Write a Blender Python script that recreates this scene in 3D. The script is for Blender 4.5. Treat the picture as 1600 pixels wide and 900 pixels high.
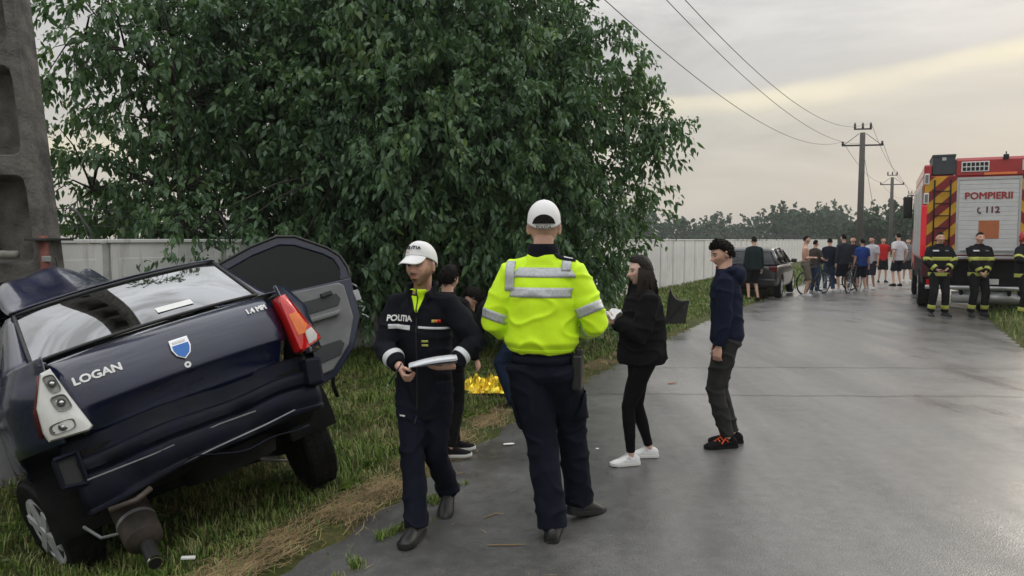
import bpy, bmesh, math, random
import numpy as np
from mathutils import Vector, Matrix, noise
from mathutils.bvhtree import BVHTree

for _o in list(bpy.data.objects):
    bpy.data.objects.remove(_o)
SC = bpy.context.scene
COL = SC.collection
rad = math.radians

# ------------------------------------------------------------------ camera
FPX, HOR, CAMZ = 1180.0, 374.0, 1.64
PITCH = math.atan((450 - HOR) / FPX)
cam_data = bpy.data.cameras.new('camera')
cam = bpy.data.objects.new('camera', cam_data)
COL.objects.link(cam)
cam_data.sensor_width = 36.0
cam_data.lens = 36.0 * FPX / 1600.0
cam_data.clip_start = 0.05
cam_data.clip_end = 6000
cam.location = (0, 0, CAMZ)
cam.rotation_euler = (math.pi / 2 - PITCH, 0, 0)
SC.camera = cam

# ------------------------------------------------------------------ sky and sun
SUN_EL, SUN_AZ = rad(24), rad(48)      # azimuth clockwise from +Y (camera forward)
world = bpy.data.worlds.new('World')
SC.world = world
world.use_nodes = True
wn = world.node_tree
wn.nodes.clear()


def N(t, kind, **kw):
    n = t.nodes.new(kind)
    for k, v in kw.items():
        if hasattr(n, k):
            setattr(n, k, v)
        else:
            n.inputs[k].default_value = v
    return n


def LK(t, a, b):
    t.links.new(a, b)


def MATH(t, op, a, b=None, c=None, clamp=False):
    n = t.nodes.new('ShaderNodeMath')
    n.operation = op
    n.use_clamp = clamp
    for i, v in enumerate((a, b, c)):
        if v is None:
            continue
        if isinstance(v, (int, float)):
            n.inputs[i].default_value = v
        else:
            t.links.new(v, n.inputs[i])
    return n.outputs[0]


def RAMP(t, fac, stops, interp='LINEAR'):
    n = t.nodes.new('ShaderNodeValToRGB')
    n.color_ramp.interpolation = interp
    el = n.color_ramp.elements
    while len(el) < len(stops):
        el.new(0.5)
    for e, (p, c) in zip(el, stops):
        e.position = p
        e.color = (c[0], c[1], c[2], 1) if not isinstance(c, (int, float)) else (c, c, c, 1)
    t.links.new(fac, n.inputs[0])
    return n.outputs[0]


def MIXC(t, fac, a, b, blend='MIX'):
    n = t.nodes.new('ShaderNodeMix')
    n.data_type = 'RGBA'
    n.blend_type = blend
    for i, v in ((0, fac), (6, a), (7, b)):
        if isinstance(v, (int, float)):
            n.inputs[i].default_value = v
        elif isinstance(v, (tuple, list)):
            n.inputs[i].default_value = (v[0], v[1], v[2], 1)
        else:
            t.links.new(v, n.inputs[i])
    return n.outputs[2]


def build_world():
    t = wn
    out = N(t, 'ShaderNodeOutputWorld')
    sky = N(t, 'ShaderNodeTexSky', sky_type='NISHITA', sun_disc=False, sun_elevation=SUN_EL,
            sun_rotation=SUN_AZ, air_density=1.6, dust_density=3.0)
    b1 = N(t, 'ShaderNodeBackground', Strength=0.08)
    LK(t, sky.outputs[0], b1.inputs[0])
    tc = N(t, 'ShaderNodeTexCoord')
    sep = N(t, 'ShaderNodeSeparateXYZ')
    LK(t, tc.outputs['Generated'], sep.inputs[0])
    z = sep.outputs[2]
    # overcast dome: brighter towards the zenith, warm near the horizon
    dome = RAMP(t, MATH(t, 'MAXIMUM', z, 0.0), [(0.0, (.53, .485, .42)), (.055, (.565, .525, .465)), (.135, (.575, .55, .51)), (.21, (.56, .55, .54)), (.33, (.64, .635, .63)), (.50, (.98, .98, .97)), (.72, (1.55, 1.56, 1.57)), (1.0, (1.95, 1.97, 2.0))])
    # soft cloud texture, stretched along the horizon
    mp = N(t, 'ShaderNodeMapping')
    mp.inputs['Scale'].default_value = (1.3, 1.3, 5.5)
    LK(t, tc.outputs['Generated'], mp.inputs[0])
    n1 = N(t, 'ShaderNodeTexNoise', Scale=2.2, Detail=8.0, Roughness=.58, Distortion=.5)
    LK(t, mp.outputs[0], n1.inputs[0])
    cl = RAMP(t, n1.outputs[0], [(.25, .78), (.42, .93), (.55, 1.02), (.75, 1.16)])
    col = MIXC(t, 1.0, dome, cl, 'MULTIPLY')
    mp3 = N(t, 'ShaderNodeMapping')
    mp3.inputs['Scale'].default_value = (2.0, 2.0, 9.0)
    LK(t, tc.outputs['Generated'], mp3.inputs[0])
    n3 = N(t, 'ShaderNodeTexNoise', Scale=2.6, Detail=7.0, Roughness=.62, Distortion=.4)
    LK(t, mp3.outputs[0], n3.inputs[0])
    puff = MATH(t, 'MULTIPLY', RAMP(t, n3.outputs[0], [(.47, 0.0), (.60, 1.0)]), RAMP(t, z, [(.20, 0.0), (.29, 1.0)]))
    col = MIXC(t, MATH(t, 'MULTIPLY', puff, .6), col, (.76, .74, .71))
    # gap in the cloud sheet: a pale yellow band at constant elevation, wavering
    mp2 = N(t, 'ShaderNodeMapping')
    mp2.inputs['Scale'].default_value = (1.5, 1.5, 3.0)
    LK(t, tc.outputs['Generated'], mp2.inputs[0])
    n2 = N(t, 'ShaderNodeTexNoise', Scale=1.6, Detail=3.0, Roughness=.5)
    LK(t, mp2.outputs[0], n2.inputs[0])
    # towards the right of the road the band rises a little and widens
    tilt = MATH(t, 'MULTIPLY', sep.outputs[0], .085)
    zz = MATH(t, 'SUBTRACT', MATH(t, 'ADD', z, MATH(t, 'MULTIPLY', MATH(t, 'SUBTRACT', n2.outputs[0], .5), .085)), tilt)
    up = RAMP(t, zz, [(.108, 0.0), (.128, .28), (.147, 1.0), (.152, .95), (.166, 0.0)], 'EASE')
    n4 = N(t, 'ShaderNodeTexNoise', Scale=3.0, Detail=6.0, Roughness=.6)
    LK(t, mp3.outputs[0], n4.inputs[0])
    up = MATH(t, 'MULTIPLY', up, RAMP(t, n4.outputs[0], [(.3, .45), (.6, 1.0)]))
    col = MIXC(t, MATH(t, 'MULTIPLY', up, .60), col, (.96, .87, .62))
    b2 = N(t, 'ShaderNodeBackground', Strength=1.0)
    LK(t, col, b2.inputs[0])
    mx = N(t, 'ShaderNodeMixShader')
    mx.inputs[0].default_value = .93
    LK(t, b1.outputs[0], mx.inputs[1])
    LK(t, b2.outputs[0], mx.inputs[2])
    LK(t, mx.outputs[0], out.inputs[0])


build_world()
sun_data = bpy.data.lights.new('sun', 'SUN')
sun_data.energy = 0.7
sun_data.angle = rad(25)
sun_data.color = (1, .93, .80)
sun = bpy.data.objects.new('sun', sun_data)
COL.objects.link(sun)
sd = Vector((math.sin(SUN_AZ) * math.cos(SUN_EL), math.cos(SUN_AZ) * math.cos(SUN_EL), math.sin(SUN_EL)))
sun.rotation_euler = sd.to_track_quat('Z', 'Y').to_euler()

SC.view_settings.view_transform = 'Standard'
SC.view_settings.look = 'None'
SC.view_settings.gamma = 1
SC.view_settings.use_curve_mapping = False
SC.view_settings.exposure = 0.15
SC.render.engine = 'CYCLES'

# ------------------------------------------------------------------ helpers
RNG = np.random.default_rng(7)


def ray(px, py):
    c, s = math.cos(PITCH), math.sin(PITCH)
    a, b = (px - 800) / FPX, (450 - py) / FPX
    return Vector((a, c + b * s, -s + b * c))


def at(px, py, d):
    r = ray(px, py)
    return Vector((0, 0, CAMZ)) + r * (d / r.y)


def tag(o, label=None, cat=None, group=None, kind=None):
    if label:
        o['label'] = label
    if cat:
        o['category'] = cat
    if group:
        o['group'] = group
    if kind:
        o['kind'] = kind
    return o


def link(o, parent=None):
    COL.objects.link(o)
    if parent is not None:
        o.parent = parent
    return o


def empty(name, loc=(0, 0, 0), rz=0, label=None, cat=None, group=None):
    o = bpy.data.objects.new(name, None)
    o.empty_display_size = .1
    o.location = loc
    o.rotation_euler = (0, 0, rz)
    COL.objects.link(o)
    return tag(o, label, cat, group)


def copy_tree(o, parent=None):
    c = o.copy()
    COL.objects.link(c)
    c.parent = parent
    for ch in list(o.children):
        copy_tree(ch, c)
    return c


class MB:
    def __init__(s):
        s.v, s.f, s.n = [], [], 0

    def add(s, V, F):
        b = s.n
        V = [tuple(p) for p in V]
        s.v += V
        s.f += [tuple(i + b for i in f) for f in F]
        s.n += len(V)
        return s

    def box(s, c, sz, R=None):
        hx, hy, hz = sz[0] / 2, sz[1] / 2, sz[2] / 2
        P = [Vector((x, y, z)) for z in (-hz, hz) for y in (-hy, hy) for x in (-hx, hx)]
        if R is not None:
            P = [R @ p for p in P]
        c = Vector(c)
        return s.add([p + c for p in P], [(0, 2, 3, 1), (4, 5, 7, 6), (0, 1, 5, 4), (1, 3, 7, 5), (3, 2, 6, 7), (2, 0, 4, 6)])

    def bx(s, x0, x1, y0, y1, z0, z1):
        return s.box(((x0 + x1) / 2, (y0 + y1) / 2, (z0 + z1) / 2), (abs(x1 - x0), abs(y1 - y0), abs(z1 - z0)))

    def loft(s, rings, cap=True, closed=True):
        n = len(rings[0])
        V = [p for r in rings for p in r]
        F = []
        for i in range(len(rings) - 1):
            for j in range(n if closed else n - 1):
                k = (j + 1) % n
                F.append((i * n + j, i * n + k, (i + 1) * n + k, (i + 1) * n + j))
        if cap:
            F.append(tuple(range(n - 1, -1, -1)))
            F.append(tuple((len(rings) - 1) * n + j for j in range(n)))
        return s.add(V, F)

    def tube(s, pts, rr, n=8, side=None, round_ends=False):
        """swept tube; rr = radius, list of radii or list of (a, b)"""
        pts = [Vector(p) for p in pts]
        if isinstance(rr, (int, float)):
            rr = [rr] * len(pts)
        rr = [(r, r) if isinstance(r, (int, float)) else r for r in rr]
        if round_ends:
            d0 = (pts[0] - pts[1]).normalized()
            d1 = (pts[-1] - pts[-2]).normalized()
            a, b = rr[0], rr[-1]
            m0, m1 = min(a), min(b)
            pts = [pts[0] + d0 * m0 * .95, pts[0] + d0 * m0 * .65] + pts + [pts[-1] + d1 * m1 * .65, pts[-1] + d1 * m1 * .95]
            rr = [(a[0] * .3, a[1] * .3), (a[0] * .76, a[1] * .76)] + rr + [(b[0] * .76, b[1] * .76), (b[0] * .3, b[1] * .3)]
        rings = []
        T = []
        for i in range(len(pts)):
            a = pts[max(0, i - 1)]
            b = pts[min(len(pts) - 1, i + 1)]
            T.append((b - a).normalized())
        u = Vector(side) if side is not None else (Vector((1, 0, 0)) if abs(T[0].x) < .8 else Vector((0, 1, 0)))
        for i, p in enumerate(pts):
            uu = u - T[i] * u.dot(T[i])
            if uu.length < 1e-4:
                uu = Vector((0, 1, .1)) - T[i] * Vector((0, 1, .1)).dot(T[i])
            uu.normalize()
            if side is None:
                u = uu
            w = T[i].cross(uu)
            rings.append([p + uu * (rr[i][0] * math.cos(2 * math.pi * j / n)) + w * (rr[i][1] * math.sin(2 * math.pi * j / n)) for j in range(n)])
        return s.loft(rings)

    def ball(s, c, r, nu=16, nv=10, R=None):
        if isinstance(r, (int, float)):
            r = (r, r, r)
        c = Vector(c)
        rings = []
        for i in range(nv + 1):
            th = math.pi * min(max(i / nv, .03), .97)
            ring = []
            for j in range(nu):
                ph = 2 * math.pi * j / nu
                p = Vector((r[0] * math.sin(th) * math.cos(ph), r[1] * math.sin(th) * math.sin(ph), -r[2] * math.cos(th)))
                ring.append(c + (R @ p if R is not None else p))
            rings.append(ring)
        return s.loft(rings)

    def lathe(s, prof, c=(0, 0, 0), axis='X', n=32, closed=True):
        rings = []
        c = Vector(c)
        for a, r in prof:
            ring = []
            for j in range(n):
                t = 2 * math.pi * j / n
                if axis == 'X':
                    p = Vector((a, r * math.cos(t), r * math.sin(t)))
                elif axis == 'Z':
                    p = Vector((r * math.cos(t), r * math.sin(t), a))
                else:
                    p = Vector((r * math.sin(t), a, r * math.cos(t)))
                ring.append(c + p)
            rings.append(ring)
        return s.loft(rings, cap=closed)

    def prism(s, outline, h, M=None):
        """outline in local xz plane, extruded along +y by h, then placed by M"""
        n = len(outline)
        V = [Vector((x, 0, z)) for x, z in outline] + [Vector((x, h, z)) for x, z in outline]
        if M is not None:
            V = [M @ p for p in V]
        F = [tuple(range(n)), tuple(range(2 * n - 1, n - 1, -1))]
        for i in range(n):
            k = (i + 1) % n
            F.append((i, i + n, k + n, k))
        return s.add(V, F)

    def grid(s, G):
        nr, nc = len(G), len(G[0])
        V = [p for r in G for p in r]
        F = [(i * nc + j, i * nc + j + 1, (i + 1) * nc + j + 1, (i + 1) * nc + j) for i in range(nr - 1) for j in range(nc - 1)]
        return s.add(V, F)

    def mesh(s, name):
        me = bpy.data.meshes.new(name)
        me.from_pydata(s.v, [], s.f)
        me.validate()
        return me

    def build(s, name, mat, parent=None, smooth=False, bevel=0, subsurf=0, solid=0, fixn=True, angle=None):
        me = s.mesh(name)
        if fixn:
            bm = bmesh.new()
            bm.from_mesh(me)
            bmesh.ops.recalc_face_normals(bm, faces=bm.faces)
            bm.to_mesh(me)
            bm.free()
        o = bpy.data.objects.new(name, me)
        if mat is not None:
            me.materials.append(mat)
        if smooth:
            me.polygons.foreach_set('use_smooth', [True] * len(me.polygons))
        if smooth and angle:
            me.set_sharp_from_angle(angle=rad(angle))
        if solid:
            m = o.modifiers.new('solid', 'SOLIDIFY')
            m.thickness = solid
            m.offset = -1
        if bevel:
            m = o.modifiers.new('bevel', 'BEVEL')
            m.width = bevel
            m.segments = 2
            m.limit_method = 'ANGLE'
        if subsurf:
            m = o.modifiers.new('sub', 'SUBSURF')
            m.levels = subsurf
            m.render_levels = subsurf
        return link(o, parent)


def np_mesh(name, V, F, mat, parent=None, smooth=False):
    """fast mesh from numpy arrays; F has a constant number of corners"""
    me = bpy.data.meshes.new(name)
    V = np.asarray(V, dtype=np.float32)
    F = np.asarray(F, dtype=np.int32)
    k = F.shape[1]
    me.vertices.add(len(V))
    me.vertices.foreach_set('co', V.ravel())
    me.loops.add(F.size)
    me.loops.foreach_set('vertex_index', F.ravel())
    me.polygons.add(len(F))
    me.polygons.foreach_set('loop_start', np.arange(0, F.size, k, dtype=np.int32))
    if smooth:
        me.polygons.foreach_set('use_smooth', np.ones(len(F), dtype=bool))
    me.update(calc_edges=True)
    me.materials.append(mat)
    o = bpy.data.objects.new(name, me)
    return link(o, parent)


def text_obj(name, s, size, mat, M, parent=None, depth=.003, bold=0.0, bvh=None, ray_dir=None, off=.003, xs=1.0, fat=0):
    """flat lettering as mesh; M places the text plane (x right, y up, z out)"""
    cu = bpy.data.curves.new(name, 'FONT')
    cu.body = s
    cu.size = size
    cu.align_x = 'CENTER'
    cu.align_y = 'CENTER'
    cu.extrude = depth / 2
    cu.offset = bold
    cu.resolution_u = 3
    tmp = bpy.data.objects.new(name, cu)
    COL.objects.link(tmp)
    dg = bpy.context.evaluated_depsgraph_get()
    me = bpy.data.meshes.new_from_object(tmp.evaluated_get(dg))
    bpy.data.objects.remove(tmp)
    me.materials.clear()
    me.materials.append(mat)
    if fat:
        nv = len(me.vertices)
        co = np.empty(nv * 3, np.float32)
        me.vertices.foreach_get('co', co)
        co = co.reshape(-1, 3)
        fc = [tuple(pl.vertices) for pl in me.polygons]
        AV, AF = [], []
        for k, (ox, oy) in enumerate(((-fat, 0), (fat, 0), (0, fat), (0, -fat))):
            AV += [tuple(c) for c in co + np.array((ox, oy, .0004 * k))]
            AF += [tuple(i + k * nv for i in f_) for f_ in fc]
        me = bpy.data.meshes.new(name)
        me.from_pydata(AV, [], AF)
        me.materials.append(mat)
    for v in me.vertices:
        p = M @ Vector((v.co.x * xs, v.co.y, v.co.z))
        if bvh is not None:
            base = M @ Vector((v.co.x * xs, v.co.y, 0))
            d = Vector(ray_dir)
            h, nrm, idx, dist = bvh.ray_cast(base - d * .3, d, .8)
            if h is not None:
                p = h - d * (off + v.co.z + depth / 2)
        v.co = p
    o = bpy.data.objects.new(name, me)
    return link(o, parent)


# ------------------------------------------------------------------ materials
def pmat(name, col, rough=.6, metal=0, var=.12, nscale=6, bump=0, bscale=40, spec=.5, coat=0, sheen=0, trans=0, col2=None, rvar=0, bdist=.01, detail=4, island=0):
    m = bpy.data.materials.new(name)
    m.use_nodes = True
    t = m.node_tree
    p = t.nodes['Principled BSDF']
    p.inputs['Roughness'].default_value = rough
    p.inputs['Metallic'].default_value = metal
    p.inputs['Specular IOR Level'].default_value = spec
    p.inputs['Coat Weight'].default_value = coat
    p.inputs['Coat Roughness'].default_value = .08
    p.inputs['Sheen Weight'].default_value = sheen
    tc = N(t, 'ShaderNodeTexCoord')
    n = N(t, 'ShaderNodeTexNoise', Scale=nscale, Detail=float(detail), Roughness=.6)
    LK(t, tc.outputs['Object'], n.inputs[0])
    c2 = col2 if col2 else tuple(min(1, c * (1 + var)) for c in col)
    c1 = col if col2 else tuple(c * (1 - var) for c in col)
    c = RAMP(t, n.outputs[0], [(.32, c1), (.68, c2)])
    if island:
        g = N(t, 'ShaderNodeNewGeometry')
        c = MIXC(t, 1.0, c, RAMP(t, g.outputs['Random Per Island'], [(0, 1 - island), (1, 1 + island)]), 'MULTIPLY')
    LK(t, c, p.inputs['Base Color'])
    if rvar:
        r = RAMP(t, n.outputs[0], [(.3, max(0, rough - rvar)), (.7, min(1, rough + rvar))])
        LK(t, r, p.inputs['Roughness'])
    if bump:
        nb = N(t, 'ShaderNodeTexNoise', Scale=bscale, Detail=5.0, Roughness=.6)
        LK(t, tc.outputs['Object'], nb.inputs[0])
        b = N(t, 'ShaderNodeBump', Strength=bump, Distance=bdist)
        LK(t, nb.outputs[0], b.inputs['Height'])
        LK(t, b.outputs[0], p.inputs['Normal'])
    return m


M = {}
M['paint_navy'] = pmat('paint_navy', (.0040, .0080, .036), .30, metal=.0, var=.25, nscale=2.5, coat=.8, bump=.03, bscale=3, rvar=.08, bdist=.02)
M['panel_dark'] = pmat('panel_dark', (.0030, .0042, .012), .6, var=.5, nscale=8, bump=.25, bscale=25, rvar=.15, spec=.22)
M['underbody'] = pmat('underbody', (.010, .010, .010), .8, var=.4, nscale=12, bump=.3, bscale=30, spec=.12)
M['black_plastic'] = pmat('black_plastic', (.012, .012, .013), .5, var=.2, bump=.05, bscale=60)
M['rubber'] = pmat('rubber', (.010, .010, .010), .72, var=.3, nscale=20, bump=.15, bscale=60, spec=.12)
M['silver'] = pmat('silver', (.55, .56, .58), .35, metal=.35, var=.1)
M['chrome'] = pmat('chrome', (.75, .76, .78), .18, metal=1, var=.05)
M['galv'] = pmat('galv', (.32, .33, .34), .45, metal=.6, var=.2, nscale=14, bump=.1)
M['rusty_steel'] = pmat('rusty_steel', (.030, .028, .026), .6, metal=.4, nscale=9, col2=(.085, .065, .052), bump=.25, bscale=30)
M['lamp_red'] = pmat('lamp_red', (.55, .012, .012), .12, var=.15, nscale=30, coat=1)
M['lamp_orange'] = pmat('lamp_orange', (.80, .17, .015), .12, var=.1, nscale=30, coat=1)
M['lamp_white'] = pmat('lamp_white', (.72, .72, .70), .2, var=.06, nscale=20, coat=.5)
M['lamp_reflector'] = pmat('lamp_reflector', (.5, .5, .5), .15, metal=.9, var=.2, nscale=40)
M['trim_grey'] = pmat('trim_grey', (.19, .195, .195), .75, var=.12, nscale=10, bump=.1, bscale=150)
M['trim_dark'] = pmat('trim_dark', (.045, .047, .05), .7, var=.15, bump=.1, bscale=120)
M['seat'] = pmat('seat', (.02, .02, .022), .9, var=.2)
M['white'] = pmat('white', (.75, .75, .74), .5, var=.06, nscale=10)
M['white_matte'] = pmat('white_matte', (.72, .72, .71), .85, var=.08, nscale=12, bump=.1, bscale=80)
M['badge_blue'] = pmat('badge_blue', (.01, .14, .52), .3, var=.05, coat=.5)
M['black'] = pmat('black', (.008, .008, .009), .6, var=.1)
M['skin'] = None
M['navy_cloth'] = pmat('navy_cloth', (.0075, .0083, .0125), .88, var=.25, nscale=7, bump=.35, bscale=26, bdist=.008, spec=.12)
M['navy_trouser'] = pmat('navy_trouser', (.0075, .0088, .0165), .88, var=.25, nscale=6, bump=.4, bscale=22, bdist=.008, spec=.12)
M['black_cloth'] = pmat('black_cloth', (.0085, .0075, .009), .9, var=.3, nscale=7, bump=.3, bscale=26, spec=.12)
M['legging'] = pmat('legging', (.005, .005, .006), .8, var=.2, bump=.15, bscale=30, spec=.12)
M['grey_trouser'] = pmat('grey_trouser', (.030, .030, .029), .9, var=.2, nscale=8, bump=.35, bscale=24, spec=.12)
M['hivis'] = pmat('hivis', (.62, .93, .004), .7, var=.07, nscale=5, bump=.3, bscale=14, bdist=.01, sheen=.05)
M['reflect'] = pmat('reflect', (.45, .47, .48), .42, metal=.25, var=.12, nscale=70, detail=1)
M['reflect_white'] = pmat('reflect_white', (.62, .64, .66), .5, var=.08, nscale=60)
M['hivis_dull'] = pmat('hivis_dull', (.42, .44, .09), .6, var=.12, nscale=30)
M['leather'] = pmat('leather', (.009, .009, .009), .45, var=.2, bump=.1, bscale=60)
M['sneaker'] = pmat('sneaker', (.70, .70, .70), .55, var=.05, bump=.05, bscale=40)
M['sole_white'] = pmat('sole_white', (.66, .66, .64), .6, var=.08)
M['orange_lace'] = pmat('orange_lace', (.75, .10, .02), .6, var=.1)
M['jeans'] = pmat('jeans', (.014, .024, .052), .9, var=.25, nscale=10, bump=.3, bscale=30, spec=.12)
M['hair_dark'] = pmat('hair_dark', (.007, .006, .005), .8, var=.4, nscale=18, bump=.6, bscale=70, spec=.15)
M['hair_brown'] = pmat('hair_brown', (.013, .008, .006), .65, var=.4, nscale=18, bump=.6, bscale=70, spec=.25)
M['eye_white'] = pmat('eye_white', (.20, .18, .17), .5, var=.05)
M['iris'] = pmat('iris', (.02, .012, .008), .2, var=.1)
M['navy_hoodie'] = pmat('navy_hoodie', (.0095, .0135, .030), .9, var=.25, nscale=7, bump=.3, bscale=26, spec=.12)
M['cap_white'] = pmat('cap_white', (.74, .74, .74), .75, var=.04, bump=.08, bscale=90)
M['paper'] = pmat('paper', (.68, .70, .74), .7, var=.05)
M['ink'] = pmat('ink', (.01, .01, .012), .6, var=.05)
M['concrete_pole'] = pmat('concrete_pole', (.060, .056, .053), .95, nscale=5, col2=(.195, .182, .165), bump=.8, bscale=34, bdist=.02, detail=8)
M['pipe_red'] = pmat('pipe_red', (.13, .030, .022), .7, nscale=14, col2=(.20, .07, .05), bump=.2)
M['pipe_pale'] = pmat('pipe_pale', (.30, .29, .26), .7, nscale=14, col2=(.18, .165, .14), bump=.2)
M['wire'] = pmat('wire', (.03, .03, .03), .6)
M['far_pole'] = pmat('far_pole', (.085, .078, .072), .9, var=.2, bump=.2)
M['insulator'] = pmat('insulator', (.03, .025, .024), .3)


def skin_mat(name, base):
    m = pmat(name, base, .52, var=.08, nscale=14, bump=.08, bscale=90)
    t = m.node_tree
    p = t.nodes['Principled BSDF']
    src = p.inputs['Base Color'].links[0].from_socket
    a = N(t, 'ShaderNodeAttribute', attribute_name='tint')
    c = MIXC(t, 1.0, src, a.outputs['Color'], 'MULTIPLY')
    LK(t, c, p.inputs['Base Color'])
    p.inputs['Subsurface Weight'].default_value = .12
    p.inputs['Subsurface Radius'].default_value = (.01, .004, .002)
    return m


M['skin'] = skin_mat('skin', (.60, .36, .27))
M['skin_pale'] = skin_mat('skin_pale', (.62, .40, .33))


def glass_mat(name, tint=(.08, .09, .09), rough=.03, refl=1.6):
    m = bpy.data.materials.new(name)
    m.use_nodes = True
    t = m.node_tree
    t.nodes.clear()
    out = N(t, 'ShaderNodeOutputMaterial')
    tr = N(t, 'ShaderNodeBsdfTransparent')
    tr.inputs[0].default_value = (*tint, 1)
    gl = N(t, 'ShaderNodeBsdfGlossy', Roughness=rough)
    gl.inputs[0].default_value = (.9, .92, .95, 1)
    fr = N(t, 'ShaderNodeFresnel', IOR=1.5)
    f = MATH(t, 'ADD', MATH(t, 'MULTIPLY', fr.outputs[0], refl), .02, clamp=True)
    mx = N(t, 'ShaderNodeMixShader')
    LK(t, f, mx.inputs[0])
    LK(t, tr.outputs[0], mx.inputs[1])
    LK(t, gl.outputs[0], mx.inputs[2])
    LK(t, mx.outputs[0], out.inputs[0])
    return m


M['glass'] = glass_mat('glass', refl=3.0)
# ================================================================== SETTING
EDGE_L = [(-9.0, -12.0), (-4.2, -3.0), (-2.6, 0.0), (-1.15, 3.68), (0.0, 6.8), (1.55, 10.4), (3.95, 15.4), (6.2, 19.5), (9.3, 25.2), (20.0, 45.0), (47.0, 95.0), (160.0, 300.0)]
EDGE_R = [(-4.2, -12.0), (0.6, -3.0), (2.1, 0.0), (3.95, 3.68), (5.5, 6.8), (7.3, 10.4), (9.8, 15.4), (11.9, 19.5), (14.8, 25.2), (25.2, 45.0), (52.3, 95.0), (165.3, 300.0)]
EL = np.array(EDGE_L)
ER = np.array(EDGE_R)


def edge_x(y, E=EL):
    return np.interp(y, E[:, 1], E[:, 0])


def wall_x(y):
    return -7.85 + .526 * y


def ground_h(X, Y):
    X = np.asarray(X, float)
    Y = np.asarray(Y, float)
    e = edge_x(Y) - X                      # >0 on the left verge
    r = X - edge_x(Y, ER)
    h = np.where(e > 0, .02 * np.clip(e / .3, 0, 1) + .05 * np.clip((e - .3) / 3, 0, 1), 0) + np.where(r > 0, .10 * np.clip(r / .6, 0, 1), 0)
    h = np.where((e <= 0) & (r <= 0), -.06, h)
    h = h + np.where((e > .1) & (Y < 60), .02 * np.sin(X * 3.1 + 1.3 * np.sin(Y * 1.7)) * np.sin(Y * 2.3 + X), 0) * np.clip(e / .6, 0, 1)
    far = np.where(e > 0, np.clip(e / .5, 0, 1), 0)
    h = h - far * .19 * np.exp(-(((X + 2.35) / .75) ** 2 + ((Y - 4.1) / .8) ** 2))
    h = h - far * .95 * np.exp(-(((X + 3.55) / .85) ** 2 + ((Y - 6.75) / .75) ** 2))
    return h


def ground_mat():
    m = bpy.data.materials.new('ground_soil')
    m.use_nodes = True
    t = m.node_tree
    p = t.nodes['Principled BSDF']
    p.inputs['Roughness'].default_value = .95
    p.inputs['Specular IOR Level'].default_value = .2
    tc = N(t, 'ShaderNodeTexCoord')
    n1 = N(t, 'ShaderNodeTexNoise', Scale=1.3, Detail=6.0, Roughness=.65)
    LK(t, tc.outputs['Object'], n1.inputs[0])
    n2 = N(t, 'ShaderNodeTexNoise', Scale=30.0, Detail=4.0, Roughness=.7)
    LK(t, tc.outputs['Object'], n2.inputs[0])
    a = RAMP(t, n1.outputs[0], [(.35, (.040, .056, .013)), (.52, (.066, .070, .021)), (.68, (.12, .098, .045))])
    b = RAMP(t, n2.outputs[0], [(.3, .55), (.7, 1.3)])
    LK(t, MIXC(t, 1, a, b, 'MULTIPLY'), p.inputs['Base Color'])
    bu = N(t, 'ShaderNodeBump', Strength=.6, Distance=.03)
    LK(t, n2.outputs[0], bu.inputs['Height'])
    LK(t, bu.outputs[0], p.inputs['Normal'])
    return m


def coords(lo, hi, step, outer):
    a = list(np.arange(lo, hi + 1e-6, step))
    left, right = [], []
    s, v = step * 1.5, lo
    while v > -outer:
        v -= s
        left.append(v)
        s *= 1.45
    s, v = step * 1.5, hi
    while v < outer:
        v += s
        right.append(v)
        s *= 1.45
    return np.array(left[::-1] + a + right)


def make_ground():
    xs = coords(-8, 12, .2, 2600)
    ys = coords(1.5, 24, .2, 2600)
    X, Y = np.meshgrid(xs, ys)
    Z = ground_h(X, Y)
    V = np.stack([X.ravel(), Y.ravel(), Z.ravel()], 1)
    nx, ny = len(xs), len(ys)
    i, j = np.meshgrid(np.arange(ny - 1), np.arange(nx - 1), indexing='ij')
    a = (i * nx + j).ravel()
    F = np.stack([a, a + 1, a + nx + 1, a + nx], 1)
    o = np_mesh('ground', V, F, ground_mat(), smooth=True)
    tag(o, kind='structure')


make_ground()


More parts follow.
